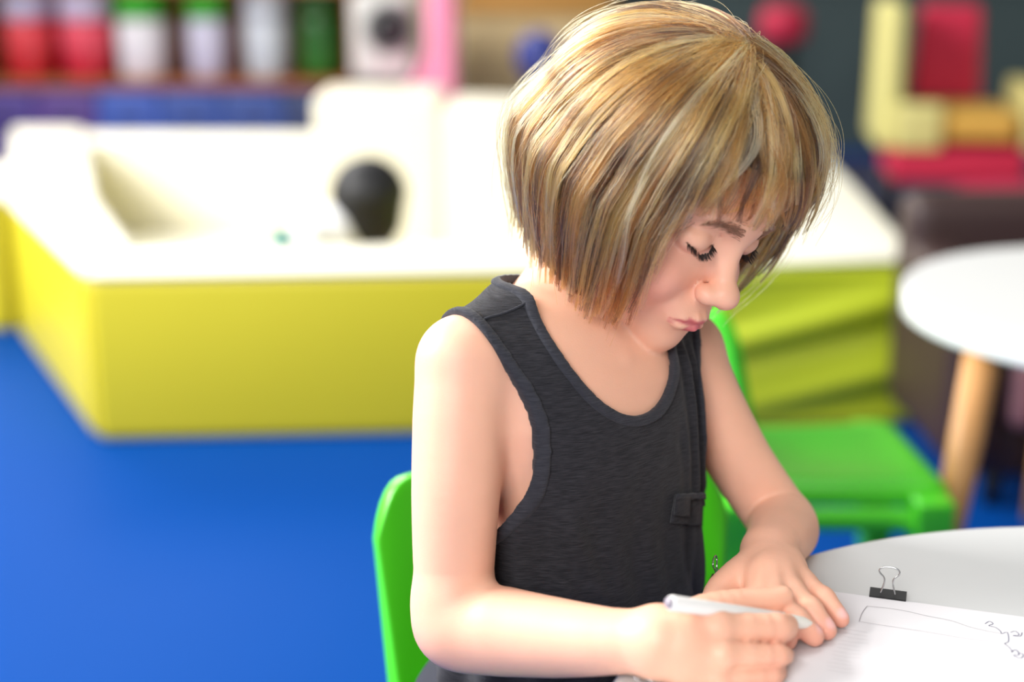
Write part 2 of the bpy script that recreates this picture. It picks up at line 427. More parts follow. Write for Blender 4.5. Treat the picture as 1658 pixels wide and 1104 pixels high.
mb_ = from_bm('play_ball', nb, mat('maroon_ball', (110, 22, 38), rough=.4), None, True); mb_.location = (.265, 5.20, .575); tag(mb_, 'maroon play ball partly hidden by the blond hair', 'ball')
# red cushion on the dark side, over the crown of the head
rc = empty('red_stool', (1.13, 6.3, 0)); tag(rc, 'crimson tub stool behind the crown of the blond head', 'stool')
lathe('stool_seat', [(0, .55), (.08, .55), (.10, .57), (.10, .66), (.08, .69), (0, .70)], mat('crimson', (188, 28, 66), rough=.6), rc, n=32)
lathe('stool_column', [(.05, .02), (.05, .555)], blk, rc, n=20); lathe('stool_foot', [(0, 0), (.16, 0), (.16, .02), (0, .03)], blk, rc, n=32)

# ---- armchairs with red back and mustard seat, back right
cremL = mat('cream_leather', (214, 206, 132), rough=.5, noise=.04, nscale=5)
redf = mat('red_fabric', (196, 32, 68), rough=.75, noise=.06, nscale=40)
must = mat('mustard_fabric', (214, 168, 74), rough=.75, noise=.06, nscale=40)
def armchair():
    t = empty('armchair'); t.scale = (.86, .86, .95)
    box('seat_cushion', (0.02, -.02, .335), (.44, .42, .10), must, t, .03, 0, 4)
    box('backrest', (0.02, .21, .56), (.27, .09, .34), redf, t, .03, 0, 4, .86)
    box('seat_base', (.03, -.02, .20), (.50, .44, .12), redf, t, .02, 0, 3)
    bm = bmesh.new(); pts = [(-.25, .28), (-.25, .26)]
    o = box('armrest', (-.235, .03, .50), (.10, .46, .50), cremL, t, .04, 0, 4, .92)
    box('armrest', (.30, .03, .36), (.06, .46, .22), cremL, t, .025, 0, 4)
    box('front_panel', (-.13, -.235, .335), (.18, .05, .16), cremL, t, .02, 0, 3)
    for sx in (-.2, .24):
        for sy in (-.19, .19): lathe('leg', [(0, -.045), (.015, -.045), (.02, .14), (0, .14)], blk, t, (sx, sy, 0), 12)
    return t
ac = armchair(); ac.location = (1.47, 5.05, .06); ac.rotation_euler.z = math.radians(-8)
tag(ac, 'cream armchair with red back cushion and mustard seat, nearer the middle', 'armchair', 'red and cream armchairs')
ac2 = copy_tree(ac); ac2.location = (2.10, 5.10, .06); ac2.rotation_euler.z = math.radians(-10)
tag(ac2, 'second cream armchair cut off by the right picture edge', 'armchair', 'red and cream armchairs')
pf = lathe('floor_pouf', [(0, 0), (.22, 0), (.26, .04), (.26, .12), (.22, .16), (0, .17)], mat('crimson_pouf', (170, 30, 74), rough=.7), None, (0, 0, 0), 36)
pf.location = (1.72, 4.55, .015); pf.scale = (1.6, .8, 1.3); tag(pf, 'flat crimson floor cushion in front of the cream armchairs', 'cushion')

# ---- brown tub chair behind the far table
brn = mat('brown_leather', (52, 32, 30), rough=.5, noise=.08, nscale=12)
mau = mat('mauve_leather', (134, 92, 98), rough=.5, noise=.05, nscale=12)
tb = empty('tub_chair', (1.135, 2.655, 0)); tag(tb, 'dark brown tub chair with mauve seat behind the far white table', 'chair')
box('tub_back', (0, .17, .295), (.76, .12, .44), brn, tb, .05, 0, 4)
box('armrest', (-.33, -.02, .26), (.11, .40, .34), brn, tb, .045, 0, 4)
box('armrest', (.33, -.02, .26), (.11, .40, .34), brn, tb, .045, 0, 4)
box('seat_cushion', (-.0, -.04, .23), (.56, .38, .15), mau, tb, .05, 0, 4)
box('seat_base', (0, 0, .12), (.64, .40, .10), brn, tb, .02, 0, 3)
for sx in (-.27, .27):
    for sy in (-.15, .15): lathe('leg', [(0, 0), (.014, 0), (.02, .08), (0, .08)], blk, tb, (sx, sy, 0), 12)

# ---- toddler in the pit
def toddler():
    x0, y0 = -.335, 3.42
    g = Grid(sp(-.75, -.05, .006, .006, []), sp(3.12, 3.75, .006, .006, []), sp(.04, .56, .005, .005, []))
    hd = np.array([x0, y0, .390]); nk = np.array([x0 - .04, y0 - .0, .345]); ch = np.array([x0 - .10, y0 - .01, .30]); pv = np.array([x0 - .15, y0 + .06, .13])
    add_chain(g, [pv, (pv + ch) / 2, ch, nk], [.085, .082, .070, .032], k=0, kin=.02)
    add_chain(g, [hd + np.array([.006, 0, -.012]), hd + np.array([0.004, .004, .012])], [.060, .070], k=.01)
    add_chain(g, [hd + np.array([.030, .010, -.040]), hd + np.array([.040, .018, -.045])], [.036, .030], k=.02)      # jaw
    add_chain(g, [hd + np.array([.066, .030, -.025]), hd + np.array([.074, .034, -.028])], [.008, .007], k=.01)  # nose
    for sg, sh_, el, wr in ((-1, ch + np.array([-.03, -.07, .02]), np.array([x0 - .13, y0 - .13, .20]), np.array([x0 - .165, y0 - .165, .29])),
                            (1, ch + np.array([.05, .06, .02]), np.array([x0 + .08, y0 + .02, .22]), np.array([x0 + .13, y0 - .06, .25]))):
        pts, rr = smooth_chain(list(map(np.array, (sh_, (sh_ + el) / 2, el, (el + wr) / 2, wr))), [.032, .028, .025, .022, .018], 4)
        add_chain(g, pts, rr, k=.015, kin=.002)
        dv = (wr - el) / np.linalg.norm(wr - el); sd = np.cross(dv, [0, 0, 1.0]); sd /= np.linalg.norm(sd)
        add_chain(g, [wr, wr + dv * .022], [.018, .017], k=.01)
        for q in (-1.4, -.5, .5, 1.4):
            a = wr + dv * .030 + sd * q * .008
            add_chain(g, [a, a + dv * .016, a + dv * .024 + np.array([0, 0, -.008])], [.0065, .006, .005], k=.004)
        add_chain(g, [wr + dv * .012 + sd * .016, wr + dv * .026 + sd * .028], [.007, .0055], k=.005)
    for sg in (-1, 1):
        a = pv + np.array([0, .05 * sg, -.0]); kn_ = a + np.array([.22, -.03 + .06 * sg, -.005]); an = kn_ + np.array([.05, -.12 + .02 * sg, -.035])
        add_chain(g, [a, kn_, an], [.058, .044, .030], k=.02, kin=.02); add_chain(g, [an, an + np.array([.05, -.02, .01])], [.025, .02], k=.01)
    g.v[:] = smax(g.v, (.052 - g.ax[2])[None, None, :], .006)
    V_, Q_ = g.mesh(); V_ = relax(V_, Q_, 1)
    t = link('person', np_mesh('person', V_, Q_), mat('toddler_skin', (214, 160, 130), rough=.5, sss=.1), None)
    tag(t, 'toddler with short black hair and white shirt sitting in the play pit', 'person')
    # shirt
    g.v[:] = .03
    add_chain(g, [pv, (pv + ch) / 2, ch, nk * .5 + ch * .5], [.094, .092, .080, .060], k=0, kin=.02)
    for sh_, el in ((ch + np.array([-.03, -.07, .02]), np.array([x0 - .13, y0 - .13, .20])), (ch + np.array([.05, .06, .02]), np.array([x0 + .08, y0 + .02, .22]))):
        add_chain(g, [sh_, (sh_ + el) / 2, el], [.042, .040, .034], k=.02, kin=.01)
    g.v[:] = smax(g.v, (.056 - g.ax[2])[None, None, :], .006)
    V_, Q_ = g.mesh(); link('shirt', np_mesh('shirt', relax(V_, Q_, 1), Q_), mat('white_cotton', (244, 244, 246), rough=.85), t)
    g.v[:] = .03
    for sg in (-1, 1):
        a = pv + np.array([0, .05 * sg, -.0]); kn_ = a + np.array([.22, -.03 + .06 * sg, -.005])
        add_chain(g, [a, (a + kn_) / 2, kn_], [.066, .060, .052], k=.02, kin=.02)
    g.v[:] = smax(g.v, (.053 - g.ax[2])[None, None, :], .006)
    V_, Q_ = g.mesh(); link('shorts', np_mesh('shorts', relax(V_, Q_, 1), Q_), mat('olive_shorts', (186, 176, 90), rough=.85), t)
    # hair cap
    g.v[:] = .03
    add_chain(g, [hd + np.array([.004, .006, -.034]), hd + np.array([0.000, .006, .014])], [.080, .092], k=0)
    sl, X, Y, Z = g.sub((-9,) * 3, (9,) * 3)
    fc = ell_d(X, Y, Z, hd + np.array([.090, .055, -.050]), (.055, .055, .050))
    g.v[:] = smax(g.v, -fc, .008)
    V_, Q_ = g.mesh(); link('hair', np_mesh('hair', relax(V_, Q_, 1), Q_), mat('black_hair', (14, 13, 17), rough=.55, bump=.6, bscale=160), t)
    wr = np.array([x0 - .165, y0 - .165, .29])
    tb_ = bmesh.new(); bmesh.ops.create_icosphere(tb_, subdivisions=3, radius=.032)
    tt = from_bm('toy_ball', tb_, mat('teal_toy', (20, 130, 125), rough=.4), None, True); tt.location = wr + np.array([-.012, -.010, .040]); tag(tt, 'small teal toy ball held up by the toddler', 'toy')
toddler_later = toddler

# ---- chairs of green moulded plastic
grn = mat('green_plastic', (78, 206, 30), rough=.32, spec=.5, coat=.15)
def green_chair():
    """origin on the floor under the seat centre; +y is the way the sitter faces"""
    t = empty('plastic_chair')
    W, D, SHt, BH = .285, .28, .300, .238
    # seat pan with waterfall front
    bm = bmesh.new(); NU, NV = 24, 26; rows = []
    for j in range(NV + 1):
        v_ = j / NV; row = []
        for i in range(NU + 1):
            u_ = i / NU * 2 - 1
            y = -D / 2 + D * min(v_ / .86, 1); drop = 0
            if v_ > .86: a = (v_ - .86) / .14; y = D / 2 + .028 * math.sin(a * 1.57); drop = .028 * (1 - math.cos(a * 1.57)) + .030 * a * a
            wd = W / 2 * (.90 + .10 * v_)
            x = wd * u_
            edge = max(0, abs(u_) - .80) / .20
            z = SHt - .010 * math.cos(u_ * 1.57) * math.sin(min(v_ / .86, 1) * 3.14) - drop - .030 * edge ** 2
            row.append(bm.verts.new((x, y, z)))
        rows.append(row)
    for a, b in zip(rows, rows[1:]):
        for k in range(NU): bm.faces.new((a[k], a[k + 1], b[k + 1], b[k]))
    s_ = from_bm('seat', bm, grn, t, True); md = s_.modifiers.new('t', 'SOLIDIFY'); md.thickness = .010; md.offset = -1
    bm = bmesh.new(); rows = []
    for i in range(21):
        u_ = i / 20 * 2 - 1; x = (W / 2 - .012) * u_; dp = .026 + .050 * max(0, (abs(u_) - .55) / .45) ** 2
        rows.append([bm.verts.new((x, D / 2 + .024, SHt - .040)), bm.verts.new((x, D / 2 + .026, SHt - .040 - dp))])
    for a, b in zip(rows, rows[1:]): bm.faces.new((a[0], b[0], b[1], a[1]))
    ap = from_bm('apron', bm, grn, t, True); md = ap.modifiers.new('t', 'SOLIDIFY'); md.thickness = .010; md.offset = 0
    for sx in (-1, 1):
        bm = bmesh.new(); rows = []
        for i in range(21):
            u_ = i / 20 * 2 - 1; y = (D / 2 + .015) * u_; x = sx * (W / 2 * (.95 + .05 * u_)); dp = .030 + .050 * max(0, (abs(u_) - .55) / .45) ** 2
            rows.append([bm.verts.new((x, y, SHt - .034)), bm.verts.new((x + sx * .004, y, SHt - .034 - dp))])
        for a, b in zip(rows, rows[1:]): bm.faces.new((a[0], b[0], b[1], a[1]))
        ap = from_bm('apron', bm, grn, t, True); md = ap.modifiers.new('t', 'SOLIDIFY'); md.thickness = .010; md.offset = 0
    # curved back with rounded upper corners
    bm = bmesh.new(); NU, NV = 40, 26; rows = []
    for j in range(NV + 1):
        v_ = j / NV; row = []
        for i in range(NU + 1):
            u_ = i / NU * 2 - 1
            top = BH * (1 - .20 * max(0, (abs(u_) - .72) / .28) ** 2.2)
            z = SHt - .02 + (top + .02) * v_
            hw_ = W / 2 * (1.00 + .12 * v_)
            ca = math.sin(u_ * 1.15) / math.sin(1.15)
            x = hw_ * ca; y = -D / 2 - .05 * v_ - .006 + .085 * (1 - math.cos(u_ * 1.25))
            row.append(bm.verts.new((x, y, z)))
        rows.append(row)
    for a, b in zip(rows, rows[1:]):
        for k in range(NU): bm.faces.new((a[k], a[k + 1], b[k + 1], b[k]))
    s_ = from_bm('backrest', bm, grn, t, True); md = s_.modifiers.new('t', 'SOLIDIFY'); md.thickness = .016; md.offset = 0
    bv = s_.modifiers.new('b', 'BEVEL'); bv.width = .004; bv.segments = 3; bv.limit_method = 'ANGLE'
    for sx in (-1, 1):
        for sy in (-1, 1):
            bm = bmesh.new(); N = 10; rows = []
            for j in range(N + 1):
                q = j / N; cx = sx * (W / 2 - .022 + .022 * q); cy = sy * (D / 2 - .010 + .02 * q); cz = (SHt - .016) * (1 - q)
                w1, w2 = (.030 - .008 * q), (.026 - .008 * q)
                if q < .25: w1 += .05 * (.25 - q) * 2; 
                rows.append([bm.verts.new((min(max(cx + a * w1, -(W / 2 + .03)), W / 2 + .03), cy + b * w2, cz)) for a, b in ((-1, -1), (1, -1), (1, 1), (-1, 1))])
            for a, b in zip(rows, rows[1:]):
                for k in range(4): bm.faces.new((a[k], a[(k + 1) % 4], b[(k + 1) % 4], b[k]))
            bm.faces.new(rows[0]); bm.faces.new(rows[-1])
            l_ = from_bm('leg', bm, grn, t, True); bv = l_.modifiers.new('b', 'BEVEL'); bv.width = .006; bv.segments = 3
    return t
# ================================================================== THE CHILD
T_YAW = math.radians(40)
TF = np.array([math.sin(T_YAW), -math.cos(T_YAW), 0]); TL = np.array([math.cos(T_YAW), math.sin(T_YAW), 0])

skin_m = mat('skin', (236, 196, 178), rough=0.48, spec=0.4, attr='tone', noise=0.04, nscale=60, bump=0.12, bscale=900, sss=0.18, sss_s=0.006)
cloth_m = bpy.data.materials.new('slub_jersey')
def make_cloth(m, base, light):
    m.use_nodes = True; nt = m.node_tree; b = nt.nodes['Principled BSDF']
    b.inputs['Roughness'].default_value = 0.9; b.inputs['Specular IOR Level'].default_value = 0.15
    b.inputs['Sheen Weight'].default_value = 0.12; b.inputs['Sheen Roughness'].default_value = 0.5
    tc = nt.nodes.new('ShaderNodeTexCoord'); mp = nt.nodes.new('ShaderNodeMapping')
    mp.inputs['Rotation'].default_value = (0, 0, -T_YAW); mp.inputs['Scale'].default_value = (110, 110, 2000)
    nt.links.new(tc.outputs['Object'], mp.inputs['Vector'])
    n = nt.nodes.new('ShaderNodeTexNoise'); n.inputs['Scale'].default_value = 1; n.inputs['Detail'].default_value = 3
    nt.links.new(mp.outputs[0], n.inputs['Vector'])
    cr = nt.nodes.new('ShaderNodeValToRGB')
    cr.color_ramp.elements[0].position = 0.35; cr.color_ramp.elements[0].color = (*lin(base), 1)
    cr.color_ramp.elements[1].position = 0.8; cr.color_ramp.elements[1].color = (*lin(light), 1)
    nt.links.new(n.outputs['Fac'], cr.inputs[0]); nt.links.new(cr.outputs[0], b.inputs['Base Color'])
    n2 = nt.nodes.new('ShaderNodeTexNoise'); n2.inputs['Scale'].default_value = 900
    nt.links.new(tc.outputs['Object'], n2.inputs['Vector'])
    ad = nt.nodes.new('ShaderNodeMath'); ad.operation = 'ADD'
    nt.links.new(n.outputs['Fac'], ad.inputs[0]); nt.links.new(n2.outputs['Fac'], ad.inputs[1])
    bp = nt.nodes.new('ShaderNodeBump'); bp.inputs['Strength'].default_value = 0.35; bp.inputs['Distance'].default_value = 0.0006
    nt.links.new(ad.outputs[0], bp.inputs['Height']); nt.links.new(bp.outputs[0], b.inputs['Normal'])
make_cloth(cloth_m, (31, 31, 35), (60, 59, 64))
bind_m = bpy.data.materials.new('ribbed_binding'); make_cloth(bind_m, (43, 44, 50), (66, 66, 73))

# ---- head frame: X her left, Y out of the face, Z up; millimetres
H_S = 1.05
_y, _p, _q = math.radians(43), math.radians(26.5), math.radians(12)
_fh = np.array([math.sin(_y), -math.cos(_y), 0]); _lf = np.array([math.cos(_y), math.sin(_y), 0]); _up = np.array([0, 0, 1.0])
_f = _fh * math.cos(_p) - _up * math.sin(_p); _uu = _up * math.cos(_p) + _fh * math.sin(_p)
HR = np.stack([_lf * math.cos(_q) - _uu * math.sin(_q), _f, _uu * math.cos(_q) + _lf * math.sin(_q)])
HO = P(1075, 317, 1.09)
def hw(*v):                                    # head mm -> world
    return HO + (np.array(v, float) / 1000 * H_S) @ HR
def hwa(V): return HO + (V / 1000 * H_S) @ HR

def torso_loft(X, Y, Z, za, aa, bb, cs, cf, n=2.3, grow=0.0):
    """elliptical stack around the spine; s to her left, f forward"""
    x, y = X - TC[0], Y - TC[1]
    s = x * TL[0] + y * TL[1]; f = x * TF[0] + y * TF[1]
    z = Z + 0.10 * s
    a = np.interp(z, za, aa); b = np.interp(z, za, bb); c1 = np.interp(z, za, cs); c2 = np.interp(z, za, cf)
    s2 = np.abs(s - c1) / a; f2 = np.abs(f - c2) / b
    k = (s2 ** n + f2 ** n) ** (1 / n)
    kk = np.sqrt((s2 / a) ** 2 + (f2 / b) ** 2) + 1e-6
    return (k - 1) * k / kk * 0.95, s, f, z
TC = P(925, 700, 1.135)
TZ = [.34, .40, .48, .54, .60, .65, .685, .71, .73, .75, .80]
TA = [.090, .100, .090, .088, .094, .099, .098, .088, .066, .044, .036]
TB = [.070, .076, .072, .070, .073, .074, .066, .054, .044, .038, .036]
TCS = [0] * 11
TCF = [-.01, -.01, 0, .002, .004, .004, .002, .0, -.002, 0, .006]

R_SH = P(750, 590, 1.055); R_EL = P(738, 1008, 1.045); R_WR = P(1068, 1036, .955)
L_SH = P(1108, 572, 1.185); L_EL = P(1266, 846, 1.195); L_WR = P(1243, 892, 1.09)

xs = sp(-.13, .275, .0011, .0022, [(.085, .17)])
ys = sp(.815, 1.30, .0011, .0024, [(.955, 1.055)])
zs = sp(.37, 1.00, .0011, .0024, [(.53, .575), (.765, .865)])
G = Grid(xs, ys, zs)
print('body grid', G.v.shape, G.v.size / 1e6, 'M')
def smooth_chain(J, Rr, per=4):
    pts = catmull(J, per); t = np.linspace(0, len(J) - 1, len(pts))
    return pts, list(np.interp(t, range(len(J)), Rr))
# torso
sl, X, Y, Z = G.sub((-.13, .95, .37), (.26, 1.30, .80))
d, _, _, z1_ = torso_loft(X, Y, Z, TZ, TA, TB, TCS, TCF)
d = smax(d, z1_ - .738, .02)
G.v[sl] = np.minimum(G.v[sl], d)
# neck
NB = P(948, 560, 1.12)
add_chain(G, [NB + np.array([0, 0, -.035]), NB, hw(0, -32, -44), hw(0, -24, 0)], [.044, .034, .032, .042], k=.016)
add_chain(G, [hw(0, -42, -46), P(868, 520, 1.125)], [.024, .026], k=.022)
# trapezius slopes and collar bones
for sh, px in ((R_SH, 0), (L_SH, 1)):
    add_chain(G, [NB * .8 + hw(0, -30, -40) * .2, (NB + sh) / 2 + np.array([0, 0.008, .022]), sh + np.array([0, 0, .006])], [.026, .021, .026], k=.022)
notch = np.array([*(TC[:2] + TF[:2] * .050), .694])
for sh in (R_SH, L_SH):
    m_ = (notch + sh) / 2 + TF * .012 + np.array([0, 0, .010])
    add_chain(G, [notch + np.array([0, 0, .004]), m_, sh + np.array([0, 0, .018])], [.0045, .0045, .006], k=.010)
# arms
def limb(J, R_, k, per=6):
    pts, rr = smooth_chain(J, R_, per)
    F_ = Grid(*G.ax); add_chain(F_, pts, rr, k=0, kin=.0012)
    lo = np.min(pts, 0) - .06; hi = np.max(pts, 0) + .06; sl, _, _, _ = G.sub(lo, hi)
    G.v[sl] = smin(G.v[sl], F_.v[sl], k)
limb([R_SH, P(744, 680, 1.05), P(738, 800, 1.045), P(735, 920, 1.045), R_EL], [.0335, .0330, .0310, .0282, .0292], .014)
limb([P(733, 975, 1.045), P(752, 1014, 1.04), P(815, 1022, 1.025), P(900, 1032, 1.0), P(990, 1038, .973), R_WR],
     [.0270, .0305, .0305, .0265, .0215, .0188], .010)
limb([L_SH, P(1146, 655, 1.185), P(1201, 752, 1.19), L_EL], [.031, .0285, .0262, .0255], .014)
limb([L_EL, P(1268, 858, 1.165), P(1258, 876, 1.12), L_WR], [.0270, .0275, .0235, .0190], .0025)

# ---- right hand (holds the pen)
pen_a, pen_b = P(1080, 975, .930), P(1292, 1007, .990)
hb = Grid(sp(.035, .215, .0011, .0012, []), sp(.815, 1.01, .0012, .0012, []), sp(.50, .625, .0011, .0011, []))
hand_r = {'i': [(1160, 1015, .952), (1256, 1018, .968), (1273, 1013, .986), (1270, 1024, 1.000)],
          'm': [(1168, 1059, .944), (1258, 1061, .955), (1266, 1060, .978), (1240, 1056, .988)],
          'r': [(1160, 1092, .946), (1248, 1094, .952), (1256, 1084, .973), (1232, 1076, .983)],
          'p': [(1142, 1108, .952), (1220, 1112, .954), (1232, 1106, .972), (1212, 1098, .980)]}
fr = {'i': [.0105, .0094, .0078, .0066], 'm': [.0086, .0066, .0062, .0058], 'r': [.0076, .0060, .0056, .0052], 'p': [.0085, .0068, .0060, .0056]}
hb2 = Grid(*hb.ax)
for kf in 'imrp':
    J = [P(*q) for q in hand_r[kf]]
    W2 = R_WR * .6 + J[0] * .4
    add_chain(hb2, [R_WR + (J[0] - P(1160, 1050, .95)) * .25, W2, J[0]], [.0196, .0186, fr[kf][0] + .0012], k=.004, kin=.003)
add_chain(hb2, [R_WR, P(1140, 1050, .965)], [.0196, .0172], k=.004)
for kf in 'imrp':
    J = [P(*q) for q in hand_r[kf]]; pts, rr = smooth_chain(J, fr[kf], 4)
    F1 = Grid(*hb.ax)
    add_chain(F1, pts, rr, k=0, kin=.0012, bumps=((J[0] - _d * .003, fr[kf][0] - .0005), (J[1] - _d * .001 + TL * .001, fr[kf][1] + .0001)))
    hb.v = smin(hb.v, F1.v, .0012)
# fingers merge into the palm only near the knuckles
kx = P(1185, 1050, .95)[0]
hb.v = smin(hb2.v, hb.v, .003)
th = [P(1092, 1020, .972), P(1140, 990, .985), P(1205, 974, .997), P(1252, 970, 1.002), P(1270, 963, 1.004)]
tpts, trr = smooth_chain(th, [.015, .0115, .0088, .0080, .0062], 4)
T1 = Grid(*hb.ax); add_chain(T1, tpts, trr, k=0, kin=.0012)
hb.v = smin(hb.v, T1.v, .004)
# sample the hand field into the body grid
def merge(Gs, Gd, k):
    lo = [a[2] for a in Gs.ax]; hi = [a[-3] for a in Gs.ax]
    sl, X, Y, Z = Gd.sub(lo, hi)
    def idx(ax, q):
        q = q.ravel(); i = np.clip(np.searchsorted(ax, q) - 1, 0, len(ax) - 2); t = np.clip((q - ax[i]) / (ax[i + 1] - ax[i]), 0, 1)
        return i, t.astype(np.float32)
    ix, tx = idx(Gs.ax[0], X); iy, ty = idx(Gs.ax[1], Y); iz, tz = idx(Gs.ax[2], Z)
    v = Gs.v
    v = v[ix] * (1 - tx)[:, None, None] + v[ix + 1] * tx[:, None, None]
    v = v[:, iy] * (1 - ty)[None, :, None] + v[:, iy + 1] * ty[None, :, None]
    v = v[:, :, iz] * (1 - tz)[None, None] + v[:, :, iz + 1] * tz[None, None]
    Gd.v[sl] = smin(Gd.v[sl], v, k)
merge(hb, G, .008)

# ---- left hand (flat on the paper)
TZP = 0.5335                                   # top of the paper
def tz(px, py, h): return on_z(px, py, TZP + h)
hl = Grid(sp(.12, .265, .0011, .0011, []), sp(.87, 1.08, .0012, .0012, []), sp(.52, .60, .0010, .0010, []))
lm = {'p': [tz(1302, 944, .0175), tz(1334, 970, .0150), tz(1352, 990, .0105), tz(1362, 1003, .0068)],
      'r': [tz(1284, 960, .0200), tz(1312, 988, .0170), tz(1330, 1009, .0110), tz(1340, 1021, .0070)],
      'm': [tz(1258, 974, .0205), tz(1288, 1003, .0170), tz(1308, 1021, .0112), tz(1319, 1031, .0070)],
      'i': [tz(1228, 984, .0195), tz(1254, 1012, .0150), tz(1267, 1028, .0105), tz(1275, 1037, .0070)]}
lr = {'p': [.0082, .0074, .0066, .0058], 'r': [.0088, .0080, .0072, .0064], 'm': [.0090, .0083, .0074, .0066], 'i': [.0088, .0078, .0070, .0064]}
pal = Grid(*hl.ax)
for kf in 'prmi':
    J = lm[kf]
    add_chain(pal, [L_WR + (J[0] - lm['m'][0]) * .3, (L_WR + J[0]) / 2 + np.array([0, 0, .001]), J[0] + np.array([0, 0, -.002])], [.0150, .0125, lr[kf][0] + .0012], k=.007, kin=.008)
    # tendons
    add_chain(pal, [(L_WR * .6 + J[0] * .4) + np.array([0, 0, .0115]), J[0] + np.array([0, 0, .0062])], [.0022, .0032], k=.005)
for kf in 'prmi':
    pts, rr = smooth_chain(lm[kf], lr[kf], 4)
    F1 = Grid(*hl.ax); add_chain(F1, pts, rr, k=0, kin=.0012, bumps=((lm[kf][1] + np.array([0, 0, .0012]), lr[kf][1]),))
    hl.v = smin(hl.v, F1.v, .0010)
hl.v = smin(pal.v, hl.v, .005)
tpts, trr = smooth_chain([L_WR + np.array([-.004, -.012, -.002]), tz(1196, 935, .018), tz(1163, 962, .013), tz(1160, 992, .009), tz(1178, 1014, .0075)], [.0150, .0135, .0105, .0088, .0066], 4)
T1 = Grid(*hl.ax); add_chain(T1, tpts, trr, k=0, kin=.0012); hl.v = smin(hl.v, T1.v, .007)
nails = []
for kf in 'prm':
    a_, b_ = lm[kf][2], lm[kf][3]; dr = (b_ - a_) / np.linalg.norm(b_ - a_)
    c_ = b_ + dr * .0012 + np.array([0, 0, lr[kf][3] * .78]); nails.append((c_, dr, lr[kf][3] * .80))
    sl, X, Y, Z = hl.sub(c_ - .012, c_ + .012)
    sd = np.cross(dr, [0, 0, 1]); sd /= np.linalg.norm(sd); nn = np.cross(sd, dr)
    x, y, z = X - c_[0], Y - c_[1], Z - c_[2]
    q = ell_d(x * sd[0] + y * sd[1] + z * sd[2], x * dr[0] + y * dr[1] + z * dr[2], x * nn[0] + y * nn[1] + z * nn[2], (0, 0, 0), (lr[kf][3] * .72, lr[kf][3] * .85, .0021))
    hl.v[sl] = np.minimum(hl.v[sl], q)
merge(hl, G, .005)

